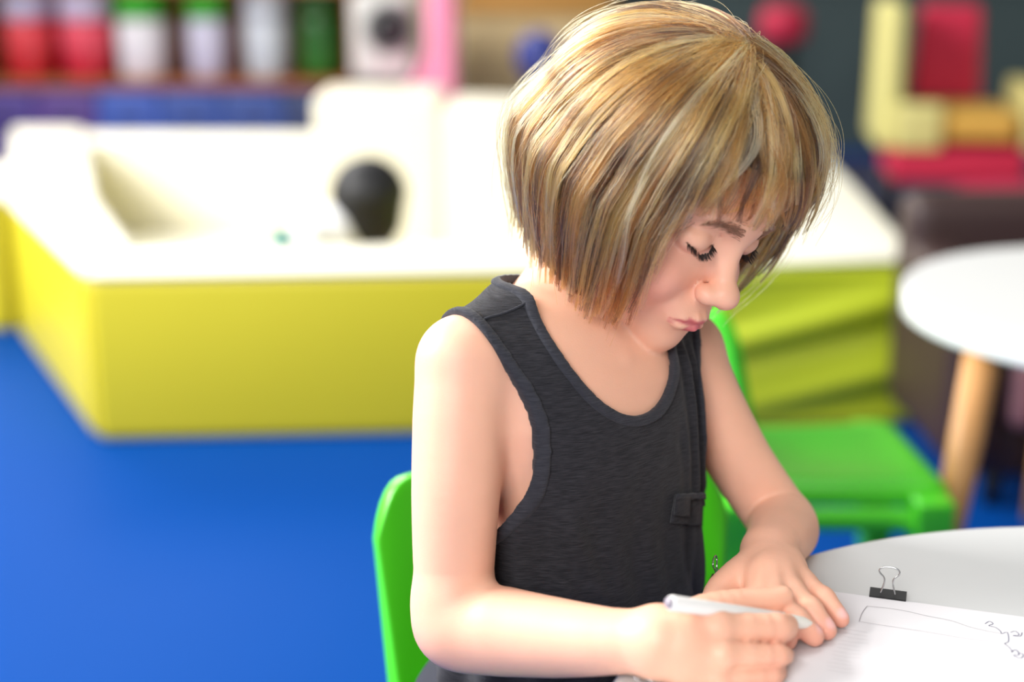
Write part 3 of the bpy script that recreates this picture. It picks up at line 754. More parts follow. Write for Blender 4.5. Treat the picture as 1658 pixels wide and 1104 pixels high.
# ---- head
sl, X, Y, Z = G.sub((.00, .90, .66), (.24, 1.24, 1.0))
def head_field(X, Y, Z):
    x0, y0, z0 = X - HO[0], Y - HO[1], Z - HO[2]
    k = 1000 / H_S
    x, y, z = [((x0 * HR[i][0] + y0 * HR[i][1] + z0 * HR[i][2]) * k).astype(np.float32) for i in range(3)]
    def seg(a, b, ra, rb): return seg_d(x, y, z, a, b, ra, rb)
    d = ell_d(x, y, z, (0, -13, 32), (70, 86, 70))
    d = smin(d, ell_d(x, y, z, (0, 14, -22), (57, 52, 60)), 14)
    d = smin(d, ell_d(x, y, z, (0, 33, -64), (35, 34, 29)), 14)          # jaw
    d = smin(d, ell_d(x, y, z, (0, 50, -79), (17, 17, 15)), 12)          # chin
    for s in (-1, 1):
        d = smin(d, ell_d(x, y, z, (s * 33, 38, -33), (25, 27, 24)), 10)  # cheek
        d = smin(d, seg((s * 8, 67, 19), (s * 36, 57, 22), 7, 7), 12)      # brow
        d = smin(d, seg((s * 67, -8, 12), (s * 68, -12, -16), 7, 5), 5)    # ear
        d = smax(d, -ell_d(x, y, z, (s * 31, 73.5, 4), (16, 10, 9)), 10)  # eye socket
    # eyelids lowered over the eye
    for s in (-1, 1):
        d = smin(d, ell_d(x, y, z, (s * 30, 53.0, 2), (14.5, 12.8, 11.5)), 2.5)
        # crease above the lid
        for a, b in (((-15, 63.5, 9.0), (-22, 67, 12.2)), ((-22, 67, 12.2), (-32, 66.5, 12.4)), ((-32, 66.5, 12.4), (-42, 59.5, 7.5))):
            a = (-a[0] * s * -1 if False else s * -a[0], a[1], a[2]); b = (s * -b[0], b[1], b[2])
            d = smax(d, -seg(a, b, .55, .55), 1.8)
        # lash slit
        for a, b in (((-16, 61.5, 1), (-22, 65.8, -4)), ((-22, 65.8, -4), (-32, 66.1, -5)), ((-32, 66.1, -5), (-41, 58.5, 0))):
            a = (s * -a[0], a[1], a[2]); b = (s * -b[0], b[1], b[2])
            d = smax(d, -seg(a, b, .7, .7), 1.6)
    # nose
    d = smin(d, smin(seg((0, 65.5, 10), (0, 72, -12), 7.5, 7), seg((0, 72, -12), (0, 79, -24), 7, 8.5), 4), 10)
    d = smin(d, ell_d(x, y, z, (0, 83, -27), (11, 9.5, 9.2)), 5)
    for s in (-1, 1):
        d = smin(d, ell_d(x, y, z, (s * 10.8, 75.5, -30.8), (6.8, 8.5, 6.6)), 5)
        d = smax(d, -ell_d(x, y, z, (s * 6.2, 79.5, -37.8), (2.8, 4.4, 3.4)), 2.0)
        d = smax(d, -seg((s * 18.5, 72, -26), (s * 19, 70, -34), .5, .5), 3)
    # mouth
    d = smin(d, ell_d(x, y, z, (0, 60, -52), (24, 15.0, 15)), 10)
    d = smax(d, -seg((0, 80.5, -41), (0, 79, -46), 1.5, 1.3), 4)           # philtrum
    up = [(-22, 65.5, -56.5), (-13, 71.0, -53.3), (-4, 74.3, -51.3), (0, 74.6, -51.9), (4, 74.3, -51.3), (13, 71.0, -53.3), (22, 65.5, -56.5)]
    ra = [1.0, 2.5, 3.3, 3.2, 3.3, 2.5, 1.0]
    for i in range(6): d = smin(d, seg(up[i], up[i + 1], ra[i], ra[i + 1]), 2.6)
    lo = [(-20, 65.5, -58.5), (-11, 70.8, -60.3), (0, 73.2, -61.2), (11, 70.8, -60.3), (20, 65.5, -58.5)]
    ra = [1.4, 3.8, 4.8, 3.8, 1.4]
    for i in range(4): d = smin(d, seg(lo[i], lo[i + 1], ra[i], ra[i + 1]), 2.6)
    cr = [(-24, 66, -57.6), (-14, 73.3, -56.4), (-5, 77.4, -55.6), (0, 77.8, -56.4), (5, 77.4, -55.6), (14, 73.3, -56.4), (24, 66, -57.6)]
    for i in range(6): d = smax(d, -seg(cr[i], cr[i + 1], .8, .8), 1.8)
    d = smax(d, -seg((-12, 76, -66), (12, 76, -66), 2.5, 2.5), 8)          # under the lower lip
    return d / 1000 * H_S
G.v[sl] = smin(G.v[sl], head_field(X, Y, Z), .0045)

V, Q = G.mesh(); V = relax(V, Q, 1, .35)
print('body verts', len(V))
# vertex colour: skin tone with redder lips, cheeks, nose, fingertips, elbows
def blob(c, r, q=2.0):
    dd = np.linalg.norm(V - np.asarray(c), axis=1) / r
    return np.exp(-dd ** q)
base = np.array(lin((235, 180, 153))); tone = np.tile(base, (len(V), 1))
def paint(w, c):
    global tone
    w = np.clip(w, 0, 1)[:, None]; tone = tone * (1 - w) + np.array(lin(c)) * w
paint(.55 * blob(hw(-40, 48, -34), .024), (236, 138, 128)); paint(.55 * blob(hw(40, 48, -34), .024), (236, 138, 128))
paint(.35 * blob(hw(0, 92, -32), .010), (232, 160, 145))
HV = ((V - HO) @ HR.T) * 1000 / H_S
def hseg(pts, ra, soft=1.2):
    best = np.full(len(V), 1e9)
    for i in range(len(pts) - 1): best = np.minimum(best, seg_d(HV[:, 0], HV[:, 1], HV[:, 2], pts[i], pts[i + 1], ra[i], ra[i + 1]))
    return np.clip(.5 - best / soft, 0, 1)
paint(.9 * hseg([(-21, 66, -56.3), (-10, 73.5, -54.2), (0, 76.5, -53.8), (10, 73.5, -54.2), (21, 66, -56.3)], [1.2, 3.2, 3.6, 3.2, 1.2]), (204, 98, 104))
paint(.9 * hseg([(-20, 66, -58.6), (0, 75.0, -61.3), (20, 66, -58.6)], [1.6, 4.8, 1.6]), (212, 106, 114))
for s in (-1, 1):
    paint(.5 * hseg([(s * 16, 62.5, 9), (s * 22, 66.5, 12.2), (s * 32, 66.5, 12.4), (s * 42, 59.5, 7.5)], [.6] * 4, 2.5), (190, 130, 120))
    paint(.9 * hseg([(s * 16, 62, 1), (s * 22, 65.8, -4), (s * 32, 66.1, -5), (s * 41, 59, 0)], [.8] * 4, 1.2), (70, 42, 38))
    paint(.30 * hseg([(s * 16, 62.5, -3), (s * 28, 65.5, -8), (s * 40, 58.5, -4)], [1.5] * 3, 5), (205, 140, 140))
for kf in 'prmi': paint(.6 * blob(lm[kf][3], .010), (226, 140, 124)); paint(.25 * blob(lm[kf][1], .010), (220, 150, 130))
for c_, dr, r_ in nails: paint(1.0 * blob(c_ + np.array([0, 0, .001]), r_ * .95, 6), (244, 190, 184))
for kf in 'imrp': paint(.35 * blob(P(*hand_r[kf][1]), .012), (226, 150, 130)); paint(.4 * blob(P(*hand_r[kf][3]), .012), (220, 130, 118))
paint(.25 * blob(R_EL + np.array([-.01, 0, -.02]), .035), (228, 150, 128))
body = np_mesh('person', V, Q)
ca = body.color_attributes.new('tone', 'FLOAT_COLOR', 'POINT')
ca.data.foreach_set('color', np.c_[tone, np.ones(len(V))].astype(np.float32).ravel())
person = link('person', body, skin_m)
tag(person, 'child with blond bob in charcoal tank top, head bent, holding a pen over paper', 'person')

# ---- tank top
SZ = [.37, .40, .48, .54, .58, .62, .66, .69, .71, .73, .76]
SA = [.108, .112, .112, .113, .114, .114, .112, .107, .096, .074, .052]
SB = [.088, .094, .092, .091, .092, .091, .083, .070, .060, .050, .042]
SCF = [-.006, -.004, .000, -.002, -.005, -.007, -.005, .000, .000, -.002, .0]
GS = Grid(sp(-.14, .22, .0014, .0014, []), sp(.93, 1.25, .0016, .0016, []), sp(.385, .775, .0015, .0015, []))
sl, X, Y, Z = GS.sub((-1, 0, 0), (2, 2, 2))
d, s_, f_, z_ = torso_loft(X, Y, Z, SZ, SA, SB, [0] * 11, SCF, n=2.2)
# the cloth lies on the shoulders
G2 = Grid(*GS.ax)
for sh in (R_SH, L_SH):
    add_chain(G2, [NB * .8 + hw(0, -30, -40) * .2, (NB + sh) / 2 + np.array([0, 0.008, .022]), sh + np.array([0, 0, .006])], [.033, .0285, .0325], k=.001)
d = smin(d, G2.v, .02)
ang = np.arctan2(f_, s_)
# folds: soft hanging pleats, stronger towards the sides and under the armholes
fold = .0022 * np.sin(ang * 17 + 9 * z_ + 2.0 * np.sin(z_ * 30)) * np.clip((.64 - z_) / .12, 0, 1)
fold = fold + .0016 * np.sin(ang * 9 - z_ * 75 + 1.0) * np.clip((.60 - z_) / .1, 0, 1)
for (s0, z0, s1, z1, am, wd) in ((.066, .72, .062, .57, .0032, .0045), (.081, .71, .078, .56, .0028, .004), (.05, .66, .055, .5, .002, .005), (-.072, .60, -.02, .47, .003, .007), (-.08, .56, -.04, .43, .003, .007), (.03, .5, .0, .42, .002, .006)):
    L = math.hypot(s1 - s0, z1 - z0); ux, uz = (s1 - s0) / L, (z1 - z0) / L
    al = (s_ - s0) * ux + (z_ - z0) * uz; ac = (s_ - s0) * uz - (z_ - z0) * ux
    wgt = np.clip(al / .02, 0, 1) * np.clip((L - al) / .03, 0, 1) * (f_ > 0)
    fold = fold - am * np.exp(-(ac / wd) ** 2) * wgt + am * .6 * np.exp(-((ac - 2 * wd) / wd) ** 2) * wgt
d = d + fold
d = smax(d, z_ - .748, .010)
arm_c = []
for sg in (-1, 1):
    tt_ = np.clip((z_ - .655) / .085, 0, 1); s0 = .083 + tt_ * tt_ * (3 - 2 * tt_) * .021
    arm_c.append(smax((s0 - sg * s_), ell_d(s_ * 0, f_, z_, (0, .001, .662), (1, .064, .102)), .012))
neck_c = smin(ell_d(s_, f_, z_, (-.004, .060, .752), (.062, .085, .092)), ell_d(s_, f_, z_, (.000, .0, .772), (.066, .056, .052)), .01)
cut = np.minimum(np.minimum(arm_c[0], arm_c[1]), neck_c)
body_d = d
shell = smax(d, -(d + .0032), .001)
GS.v[:] = smax(shell, -cut, .0012)
Vs, Qs = GS.mesh(); Vs = relax(Vs, Qs, 2, .5)
print('shirt verts', len(Vs))
shirt = link('tank_top', np_mesh('tank_top', Vs, Qs), cloth_m, person)
shirt['label'] = 'loose charcoal slub tank top with deep armholes'
# binding: a thicker band along every opening
def binding(name, c):
    Gb = Grid(*GS.ax)
    band = np.maximum(np.abs(body_d + .0010) - .0034, np.abs(c - .0030) - .0042)
    oth = [q for q in (arm_c[0], arm_c[1], neck_c) if q is not c]
    Gb.v[:] = smax(np.maximum(band, -np.minimum(oth[0], oth[1]) - .0), -1e3, .001)
    Vb, Qb = Gb.mesh(); Vb = relax(Vb, Qb, 6, .5)
    return link(name, np_mesh(name, Vb, Qb), bind_m, shirt)
binding('armhole_binding', arm_c[0]); binding('armhole_binding', arm_c[1]); binding('neck_binding', neck_c)
del GS, G2, d, s_, f_, z_, ang, fold, shell, cut, arm_c, neck_c, body_d

# pocket on the chest, laid on the cloth
from mathutils.bvhtree import BVHTree
bvh = BVHTree.FromPolygons([tuple(v) for v in Vs], [tuple(q) for q in Qs])
def on_shirt(px, py, off=.0):
    o = Vector(P(0, 0, 0)); dr = Vector(P(px, py, 1.0)) - Vector(_c); dr.normalize()
    h = bvh.ray_cast(Vector(_c), dr)
    if h[0] is None: return None
    n = h[1] if h[1].dot(dr) < 0 else -h[1]
    return h[0] + n * off - dr * off
def patch(name, c4, off, m, parent, nu=14, nv=10, edge=.0):
    rows = []
    for j in range(nv + 1):
        row = []
        for i in range(nu + 1):
            u_, v_ = i / nu, j / nv
            p = [(1 - u_) * (1 - v_) * c4[0][k] + u_ * (1 - v_) * c4[1][k] + u_ * v_ * c4[2][k] + (1 - u_) * v_ * c4[3][k] for k in (0, 1)]
            h = on_shirt(p[0], p[1], off)
            row.append(h)
        rows.append(row)
    bm = bmesh.new(); vt = [[bm.verts.new(h) if h else None for h in r_] for r_ in rows]
    for j in range(nv):
        for i in range(nu):
            q = [vt[j][i], vt[j][i + 1], vt[j + 1][i + 1], vt[j + 1][i]]
            if all(q) and max((q[a].co - q[b].co).length for a in range(4) for b in range(4)) < .02: bm.faces.new(q)
    for v_ in [v for v in bm.verts if not v.link_faces]: bm.verts.remove(v_)
    o = from_bm(name, bm, m, parent, True)
    sd = o.modifiers.new('thickness', 'SOLIDIFY'); sd.thickness = .0016; sd.offset = 0
    return o
pk = patch('pocket', [(1092, 800), (1146, 797), (1147, 852), (1084, 846)], .0012, cloth_m, shirt)
patch('pocket_hem', [(1092, 799), (1147, 796), (1147, 806), (1091, 808)], .0028, bind_m, pk, 12, 3)
patch('pocket_tab', [(1090, 804), (1113, 802), (1110, 836), (1087, 832)], .0032, cloth_m, pk, 6, 8)

ss = [on_shirt(x, y, .0006) for x, y in [(784, 517), (796, 513), (808, 510), (820, 506), (832, 501), (844, 495), (856, 488)]]
if all(ss): tube('shoulder_seam', ss, .0010, bind_m, shirt, 6)

# ---- trousers and shoes (under the table, hidden in the photograph)
denim = mat('dark_trousers', (34, 36, 48), rough=.85, noise=.15, nscale=300)
GT = Grid(sp(-.22, .52, .006, .006, []), sp(.62, 1.34, .006, .006, []), sp(.03, .50, .006, .006, []))
HIP = np.array([TC[0], TC[1], .388])
add_chain(GT, [HIP - TL * .05 - TF * .01, HIP + TL * .05 - TF * .01], [.086, .086], k=0)
for sg in (-1, 1):
    a_ = HIP + TL * .055 * sg; kn = a_ + TF * .24 + TL * .03 * sg + np.array([0, 0, -.02]); an = kn - TF * .03 + np.array([0, 0, -.32])
    add_chain(GT, [a_, (a_ + kn) / 2, kn], [.070, .060, .047], k=.03)
    add_chain(GT, [kn, (kn + an) / 2, an], [.046, .040, .034], k=.02)
    # shoes
Vt, Qt = GT.mesh(); Vt = relax(Vt, Qt, 2)
tr = link('trousers', np_mesh('trousers', Vt, Qt), denim, person)
shoe_m = mat('shoe_leather', (60, 62, 70), rough=.5)
sole_m = mat('shoe_sole', (225, 225, 220), rough=.6)
for sg in (-1, 1):
    kn = HIP + TL * .085 * sg + TF * .24; an = kn - TF * .03
    bm = bmesh.new(); N = 14
    for zz, gr in ((.0, 0), (.018, .002), (.02, -.001), (.045, -.006), (.066, -.014)):
        pass
    GG = Grid(sp(an[0] - .1, an[0] + .16, .004, .004, []), sp(an[1] - .16, an[1] + .1, .004, .004, []), sp(.005, .10, .004, .004, []))
    add_chain(GG, [np.array([*(an - TF * .025)[:2], .045]), np.array([*(an + TF * .05)[:2], .036]), np.array([*(an + TF * .105)[:2], .03])], [.034, .033, .024], k=0)
    GG.v[:] = smax(GG.v, (.014 - GG.ax[2])[None, None, :], .004)
    Vx, Qx = GG.mesh(); sh_o = link('shoe', np_mesh('shoe', Vx, Qx), shoe_m, person)
    GG.v[:] = .03
    add_chain(GG, [np.array([*(an - TF * .025)[:2], .012]), np.array([*(an + TF * .05)[:2], .012]), np.array([*(an + TF * .105)[:2], .012])], [.035, .035, .027], k=0)
    GG.v[:] = smax(smax(GG.v, (.003 - GG.ax[2])[None, None, :] + 0 * GG.v, .001), (GG.ax[2] - .018)[None, None, :] + 0 * GG.v, .001)
    Vx, Qx = GG.mesh(); link('shoe_sole', np_mesh('shoe_sole', Vx, Qx), sole_m, sh_o)

# ---- hair
hair_base_m = mat('hair_underlayer', (66, 43, 25), rough=.6, noise=.3, nscale=90)
def hair_material(name, rough=.20, rr=.26):
    m = bpy.data.materials.new(name); m.use_nodes = True; nt = m.node_tree
    for n in list(nt.nodes): nt.nodes.remove(n)
    out = nt.nodes.new('ShaderNodeOutputMaterial'); h = nt.nodes.new('ShaderNodeBsdfHairPrincipled')
    h.parametrization = 'COLOR'
    a = nt.nodes.new('ShaderNodeAttribute'); a.attribute_name = 'strand_color'
    nt.links.new(a.outputs['Color'], h.inputs['Color'])
    h.inputs['Roughness'].default_value = rough; h.inputs['Radial Roughness'].default_value = rr
    nt.links.new(h.outputs[0], out.inputs['Surface'])
    return m
hair_m = hair_material('blond_hair')
HC = np.array([8, -16, 33.]); HRAD = np.array([98, 111, 92.])
SKC = np.array([0, -13, 32.]); SKR = np.array([70.5, 86.5, 71.])
POLE = np.array([.10, .20, 1.0])
_v = None
def ray_ell(px, py):                            # head-frame direction of the crown seen at a pixel
    o = ((_c - HO) @ HR.T) * 1000 / H_S; dd = (P(px, py, 1) - _c) @ HR.T; dd /= np.linalg.norm(dd)
    oo = (o - HC) / HRAD; d2 = dd / HRAD
    A = d2 @ d2; B = oo @ d2; C_ = oo @ oo - 1; disc = B * B - A * C_
    t = (-B - math.sqrt(max(disc, 0))) / A
    return (o + dd * t - HC) / HRAD
POLE = ray_ell(1213, 66); POLE /= np.linalg.norm(POLE)
print('pole', POLE, 'inv', ray_ell(820, 300) * HRAD + HC, ray_ell(1365, 300) * HRAD + HC)
def z_end(th):                                   # th degrees, 0 = front, negative = her right
    return float(np.interp(th, [-180, -140, -100, -78, -62, -54, -50, -45, 0, 38, 46, 52, 64, 100, 140, 180], [-78, -84, -88, -87, -87, -88, -60, 14, 18, 10, 2, -74, -88, -92, -84, -78]))
def sag(x, z):
    """the head is bent forward: hair on the near side swings towards the face"""
    return .30 * np.maximum(0, -z - 2) * np.clip(.15 - x / 75, 0, 1)
def strand_path(th, lay, npt=34):
    """full path from crown to tip on the outer hair surface, layer 1 outside .. 0 on the skull"""
    e = np.array([math.sin(math.radians(th)), math.cos(math.radians(th)), 0.0])
    om = math.acos(np.clip(POLE @ e, -1, 1))
    out = []
    n1 = 20
    for i in range(n1 + 1):
        t = i / n1
        dr = (math.sin((1 - t) * om) * POLE + math.sin(t * om) * e) / math.sin(om); dr /= np.linalg.norm(dr)
        o = HC + HRAD * dr
        s = SKC + SKR * dr
        out.append(s + (o - s) * lay)
    zb = -116
    for j in range(1, npt - n1):
        t = j / (npt - n1 - 1)
        back = np.clip((abs(th) - 90) / 90, 0, 1); side = 1 - back
        g = 1 + .10 * math.sin(min(t * 1.6, 1) * math.pi / 1) * (.5 + back) - (.34 * back + (.34 if th < 0 else .12) * side) * max(t - .22, 0) ** 1.5 * 1.5
        o = np.array([HC[0] + HRAD[0] * e[0] * g, HC[1] + HRAD[1] * e[1] * g, HC[2] + (zb - HC[2]) * t])
        inner = np.array([HC[0] + 68 * e[0], HC[1] + 80 * e[1], o[2]]) * 1.0
        inner[:2] = HC[:2] + (inner[:2] - HC[:2]) * (1 - (.45 * back + .1 * side) * max(t - .2, 0))
        out.append(inner + (o - inner) * lay)
    out = np.array(out)
    out[:, 1] += sag(out[:, 0], out[:, 2])
    return out
def cut_path(Pth, z0, t0, npt=16):
    """drop the start (before fraction t0 of arc) and everything after it falls below z0; resample"""
    iz = len(Pth) - 1
    for i in range(6, len(Pth)):
        if Pth[i][2] < z0: iz = i; break
    a, b = Pth[iz - 1], Pth[iz]
    if b[2] < z0: Pth = np.vstack([Pth[:iz], a + (b - a) * (a[2] - z0) / max(a[2] - b[2], 1e-6)])
    L = np.r_[0, np.cumsum(np.linalg.norm(np.diff(Pth, axis=0), axis=1))]
    q = np.linspace(t0, 1, npt) * L[-1]
    return np.stack([np.interp(q, L, Pth[:, k]) for k in range(3)], 1)
rng = np.random.default_rng(11)
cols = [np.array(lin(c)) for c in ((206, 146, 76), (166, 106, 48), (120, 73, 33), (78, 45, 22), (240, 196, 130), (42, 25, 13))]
pts_all, sizes, rad_all, col_all = [], [], [], []
NCL = 820; PER = 24; NP = 20
ths = []
for i in range(NCL):
    q = rng.random()
    th = (rng.random() * 2 - 1) * 180
    if abs(th) < 36 and rng.random() < .60: th = (abs(rng.random()) * 140 + 40) * rng.choice([-1, 1])
    ths.append(th)
def sskull(p):                                   # keep hair outside of the skull
    k = np.sqrt((((p - SKC) / (SKR + 1.5)) ** 2).sum(1)); k2 = np.where((k < 1) & (k > .2), 1 / np.maximum(k, .2), 1)
    return SKC + (p - SKC) * k2[:, None]
for th in ths:
    front = abs(th) < 40
    t0 = rng.random() ** 1.3 * (.45 if not front else .5); lay = float(np.clip(1 - 1.0 * t0 - rng.random() * .30, .06, 1.0))
    if front: lay *= .8
    zz = z_end(th) + abs(rng.normal()) * (6 if not front else 20) + (1 - lay) * 2
    path = cut_path(strand_path(th, lay), zz, t0, NP)
    # root on the scalp
    s = np.linspace(0, 1, NP)
    lift = np.clip(s / .18, 0, 1)[:, None]; root = SKC + (path - SKC) / np.sqrt((((path - SKC) / SKR) ** 2).sum(1))[:, None]
    path = root * (1 - lift) + path * lift if t0 > .03 else path
    # slow sideways wave of the whole lock
    tang = np.gradient(path, axis=0); tang /= np.linalg.norm(tang, axis=1)[:, None] + 1e-9
    nrm = (path - HC) / HRAD; nrm /= np.linalg.norm(nrm, axis=1)[:, None]; sid = np.cross(tang, nrm)
    a1, ph, fr_ = rng.normal() * 6.0, rng.random() * 6.28, .5 + rng.random() * 1.0
    path = path + sid * (a1 * np.sin(ph + s * fr_ * 6.28) * s)[:, None] + nrm * (rng.normal() * 4.6 * s * np.sin(ph * 2 + s * 5))[:, None]
    c0 = cols[rng.choice(6, p=[.18, .20, .20, .17, .11, .14])]
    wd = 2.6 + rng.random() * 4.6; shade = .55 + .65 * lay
    for k in range(PER):
        off = rng.normal(size=2) * wd; tipk = .06 + .22 * rng.random()
        wgt = (1 - s * (1 - tipk))
        cs_ = rng.normal() * .8; 
        p = path + sid * (off[0] * wgt)[:, None] + nrm * (off[1] * .28 * wgt)[:, None] + sid * (cs_ * np.sin(s * 7 + off[0]))[:, None]
        ln = 1 - abs(rng.normal()) * .05
        kk = max(8, int(NP * min(ln, 1)));
        p = sskull(p[:kk])
        pts_all.append(p); sizes.append(kk)
        r_ = .16 + .10 * rng.random()
        rad_all.append(np.interp(np.arange(kk) / (kk - 1), [0, .6, 1], [r_, r_, r_ * .25]))
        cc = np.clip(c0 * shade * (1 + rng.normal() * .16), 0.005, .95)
        col_all.append(cc)
def curves_obj(name, pts, sizes, rads, colr, m, parent):
    hc = bpy.data.hair_curves.new(name); hc.add_curves([int(x) for x in sizes])
    W = hwa(np.concatenate(pts)).astype(np.float32)
    hc.position_data.foreach_set('vector', W.ravel())
    at = hc.attributes.get('radius') or hc.attributes.new('radius', 'FLOAT', 'POINT')
    at.data.foreach_set('value', (np.concatenate(rads) / 1000).astype(np.float32))
    cc = hc.attributes.new('strand_color', 'FLOAT_COLOR', 'POINT')
    cc.data.foreach_set('color', np.concatenate([np.tile(np.r_[c, 1.0], (n, 1)) for c, n in zip(colr, sizes)]).astype(np.float32).ravel())
    hc.materials.append(m)
    o = bpy.data.objects.new(name, hc); COL.objects.link(o); o.parent = parent
    return o

# solid underlayer that gives the bob its volume
gx = Grid(sp(-100, 100, 2.2, 2.2, []), sp(-135, 95, 2.2, 2.2, []), sp(-90, 125, 2.2, 2.2, []), far=30)
sl, X, Y, Z = gx.sub((-200,) * 3, (200,) * 3)
d = ell_d(X, Y, Z, HC, HRAD * .91)
th_ = np.degrees(np.abs(np.arctan2((X - HC[0]) / HRAD[0], (Y - HC[1]) / HRAD[1])))
t = np.clip((HC[2] - Z) / (HC[2] + 116), 0, 1); back = np.clip((th_ - 90) / 90, 0, 1); side = 1 - back
gg = .90 * (1 + .07 * np.sin(np.minimum(t * 1.6, 1) * np.pi) * (.5 + back) - (.34 * back + .34 * side) * np.maximum(t - .22, 0) ** 1.5 * 1.5)
rr = np.sqrt(((X - HC[0]) / HRAD[0]) ** 2 + ((Y - HC[1]) / HRAD[1]) ** 2)
Ysg = Y - .30 * np.maximum(0, -Z - 2) * np.clip(.15 - X / 75, 0, 1)
rr = np.sqrt(((X - HC[0]) / HRAD[0]) ** 2 + ((Ysg - HC[1]) / HRAD[1]) ** 2)
cyl = np.maximum((rr - gg) * 85, Z - HC[2])
d = smin(d, cyl, 3)
ths_ = np.degrees(np.arctan2((X - HC[0]) / HRAD[0], (Y - HC[1]) / HRAD[1]))
ze = np.interp(ths_, [-180, -140, -100, -64, -56, -44, 0, 34, 50, 60, 72, 100, 140, 180], [-64, -70, -74, -74, 10, 60, 62, 56, 22, 0, -76, -76, -60, -50])
d = smax(d, (ze - Z) * .8, 4)
d = smax(d, -(ell_d(X, Y, Z, (0, 40, -50), (66, 60, 80))), 3)             # room for the face
d = smax(d, -(ell_d(X, Y, Z, (0, -10, -70), (52, 60, 60))), 3)            # hollow under the bob
gx.v[:] = d
Vh, Qh = gx.mesh(); Vh = relax(Vh, Qh, 1)
hair = link('hair', np_mesh('hair', hwa(Vh), Qh), hair_base_m, person)
hair['label'] = 'chin-length tousled blond bob with a loose fringe'
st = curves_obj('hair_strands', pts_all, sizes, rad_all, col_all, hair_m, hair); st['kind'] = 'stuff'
# flyaways
pts_all, sizes, rad_all, col_all = [], [], [], []
for i in range(340):
    th = (rng.random() * 2 - 1) * 180
    if abs(th) < 35: th += 60
    t0 = rng.random() * .5
    path = cut_path(strand_path(th, 1.0), z_end(th) + rng.random() * 60, t0, 22); s = np.linspace(0, 1, 22)
    nrm = (path - HC) / HRAD; nrm /= np.linalg.norm(nrm, axis=1)[:, None]
    rn = rng.normal(size=(3, 3)) * np.array([4.5, 2.5, 1.5])[:, None]
    wob = sum(rn[k][None, :] * np.sin((k + 1) * 2.2 * s + rng.random() * 6)[:, None] for k in range(3)) * s[:, None]
    amp = abs(rng.normal()) * (9 if i % 6 == 0 else 3.5)
    p = path + nrm * (amp * np.sin(s * 2.6) + 1.0)[:, None] + wob
    pts_all.append(sskull(p)); sizes.append(22); rad_all.append(np.full(22, .11)); col_all.append(cols[0])
fl = curves_obj('flyaway_hair', pts_all, sizes, rad_all, col_all, hair_m, hair); fl['kind'] = 'stuff'

# ---- lashes and brows
lash_m = mat('lashes', (38, 24, 20), rough=.5); brow_m = mat('brow_hair', (172, 128, 106), rough=.6)
def hairs(name, roots, dirs, lens, rad, m, curl):
    bm = bmesh.new()
    for r0, dv, L, cu in zip(roots, dirs, lens, curl):
        pts = [hwa(np.array(r0) + np.array(dv) * L * t + np.array(cu) * L * t * t) for t in (0, .35, .7, 1)]
        tube_bm(bm, pts, [rad, rad * .8, rad * .5, rad * .12], 4, cap=False)
    return from_bm(name, bm, m, person, True)
for s in (-1, 1):
    R0, D0, L0, C0 = [], [], [], []
    line = [(15.5, 62.3, 1), (22, 66.0, -3.6), (31, 66.5, -4.8), (41.5, 59.5, 0)]
    for i in range(150):
        t = rng.random(); q = [np.interp(t * 3, range(4), [l[k] for l in line]) for k in range(3)]
        R0.append((s * q[0], q[1] + .1, q[2] + rng.normal() * .4)); out = (t - .4) * 1.1
        D0.append((s * out * .9, .62, -.72)); L0.append(4.0 + rng.random() * 2.2); C0.append((s * out * .2, .22, .20))
    hairs('eyelashes', R0, D0, L0, .00026, lash_m, C0)
    R0, D0, L0, C0 = [], [], [], []
    for i in range(260):
        t = rng.random(); x = 9 + 31 * t; z = 17.5 + 4.5 * math.sin(t * 2.4) - 2 * t + rng.normal() * (3.0 - 2.0 * t)
        # find the forehead surface along y
        R0.append((s * x, None, z)); D0.append((s * .85, 0.08, .32 - .5 * t)); L0.append(5 + rng.random() * 3); C0.append((s * .1, -.16, -.15))
    zz = np.array([r_[2] for r_ in R0]); xx = np.array([r_[0] for r_ in R0])
    R1 = []
    near = HV[(HV[:, 1] > 45) & (HV[:, 2] > 8) & (HV[:, 2] < 42)]
    for x, z in zip(xx, zz):
        dd = (near[:, 0] - x) ** 2 + (near[:, 2] - z) ** 2; j = np.argsort(dd)[:4]
        R1.append((x, near[j, 1].max() + .1, z))
    hairs('eyebrow', R1, D0, L0, .00020, brow_m, C0)
del G, hb, hb2, hl, pal, F1, T1, V, Q
# ================================================================== FURNITURE AND PAPERS
toddler_later()
TH = .53
ch1 = green_chair()
ch1.location = (.062, 1.085, 0); ch1.rotation_euler.z = math.radians(10) + math.pi
tag(ch1, 'bright green plastic chair that the blond child sits on', 'chair', 'green plastic chairs')
ch2 = copy_tree(ch1)
ch2.location = (.415, 1.96, 0); ch2.rotation_euler.z = math.radians(-88)
tag(ch2, 'empty bright green plastic chair behind the blond child, drawn up to the far table', 'chair', 'green plastic chairs')

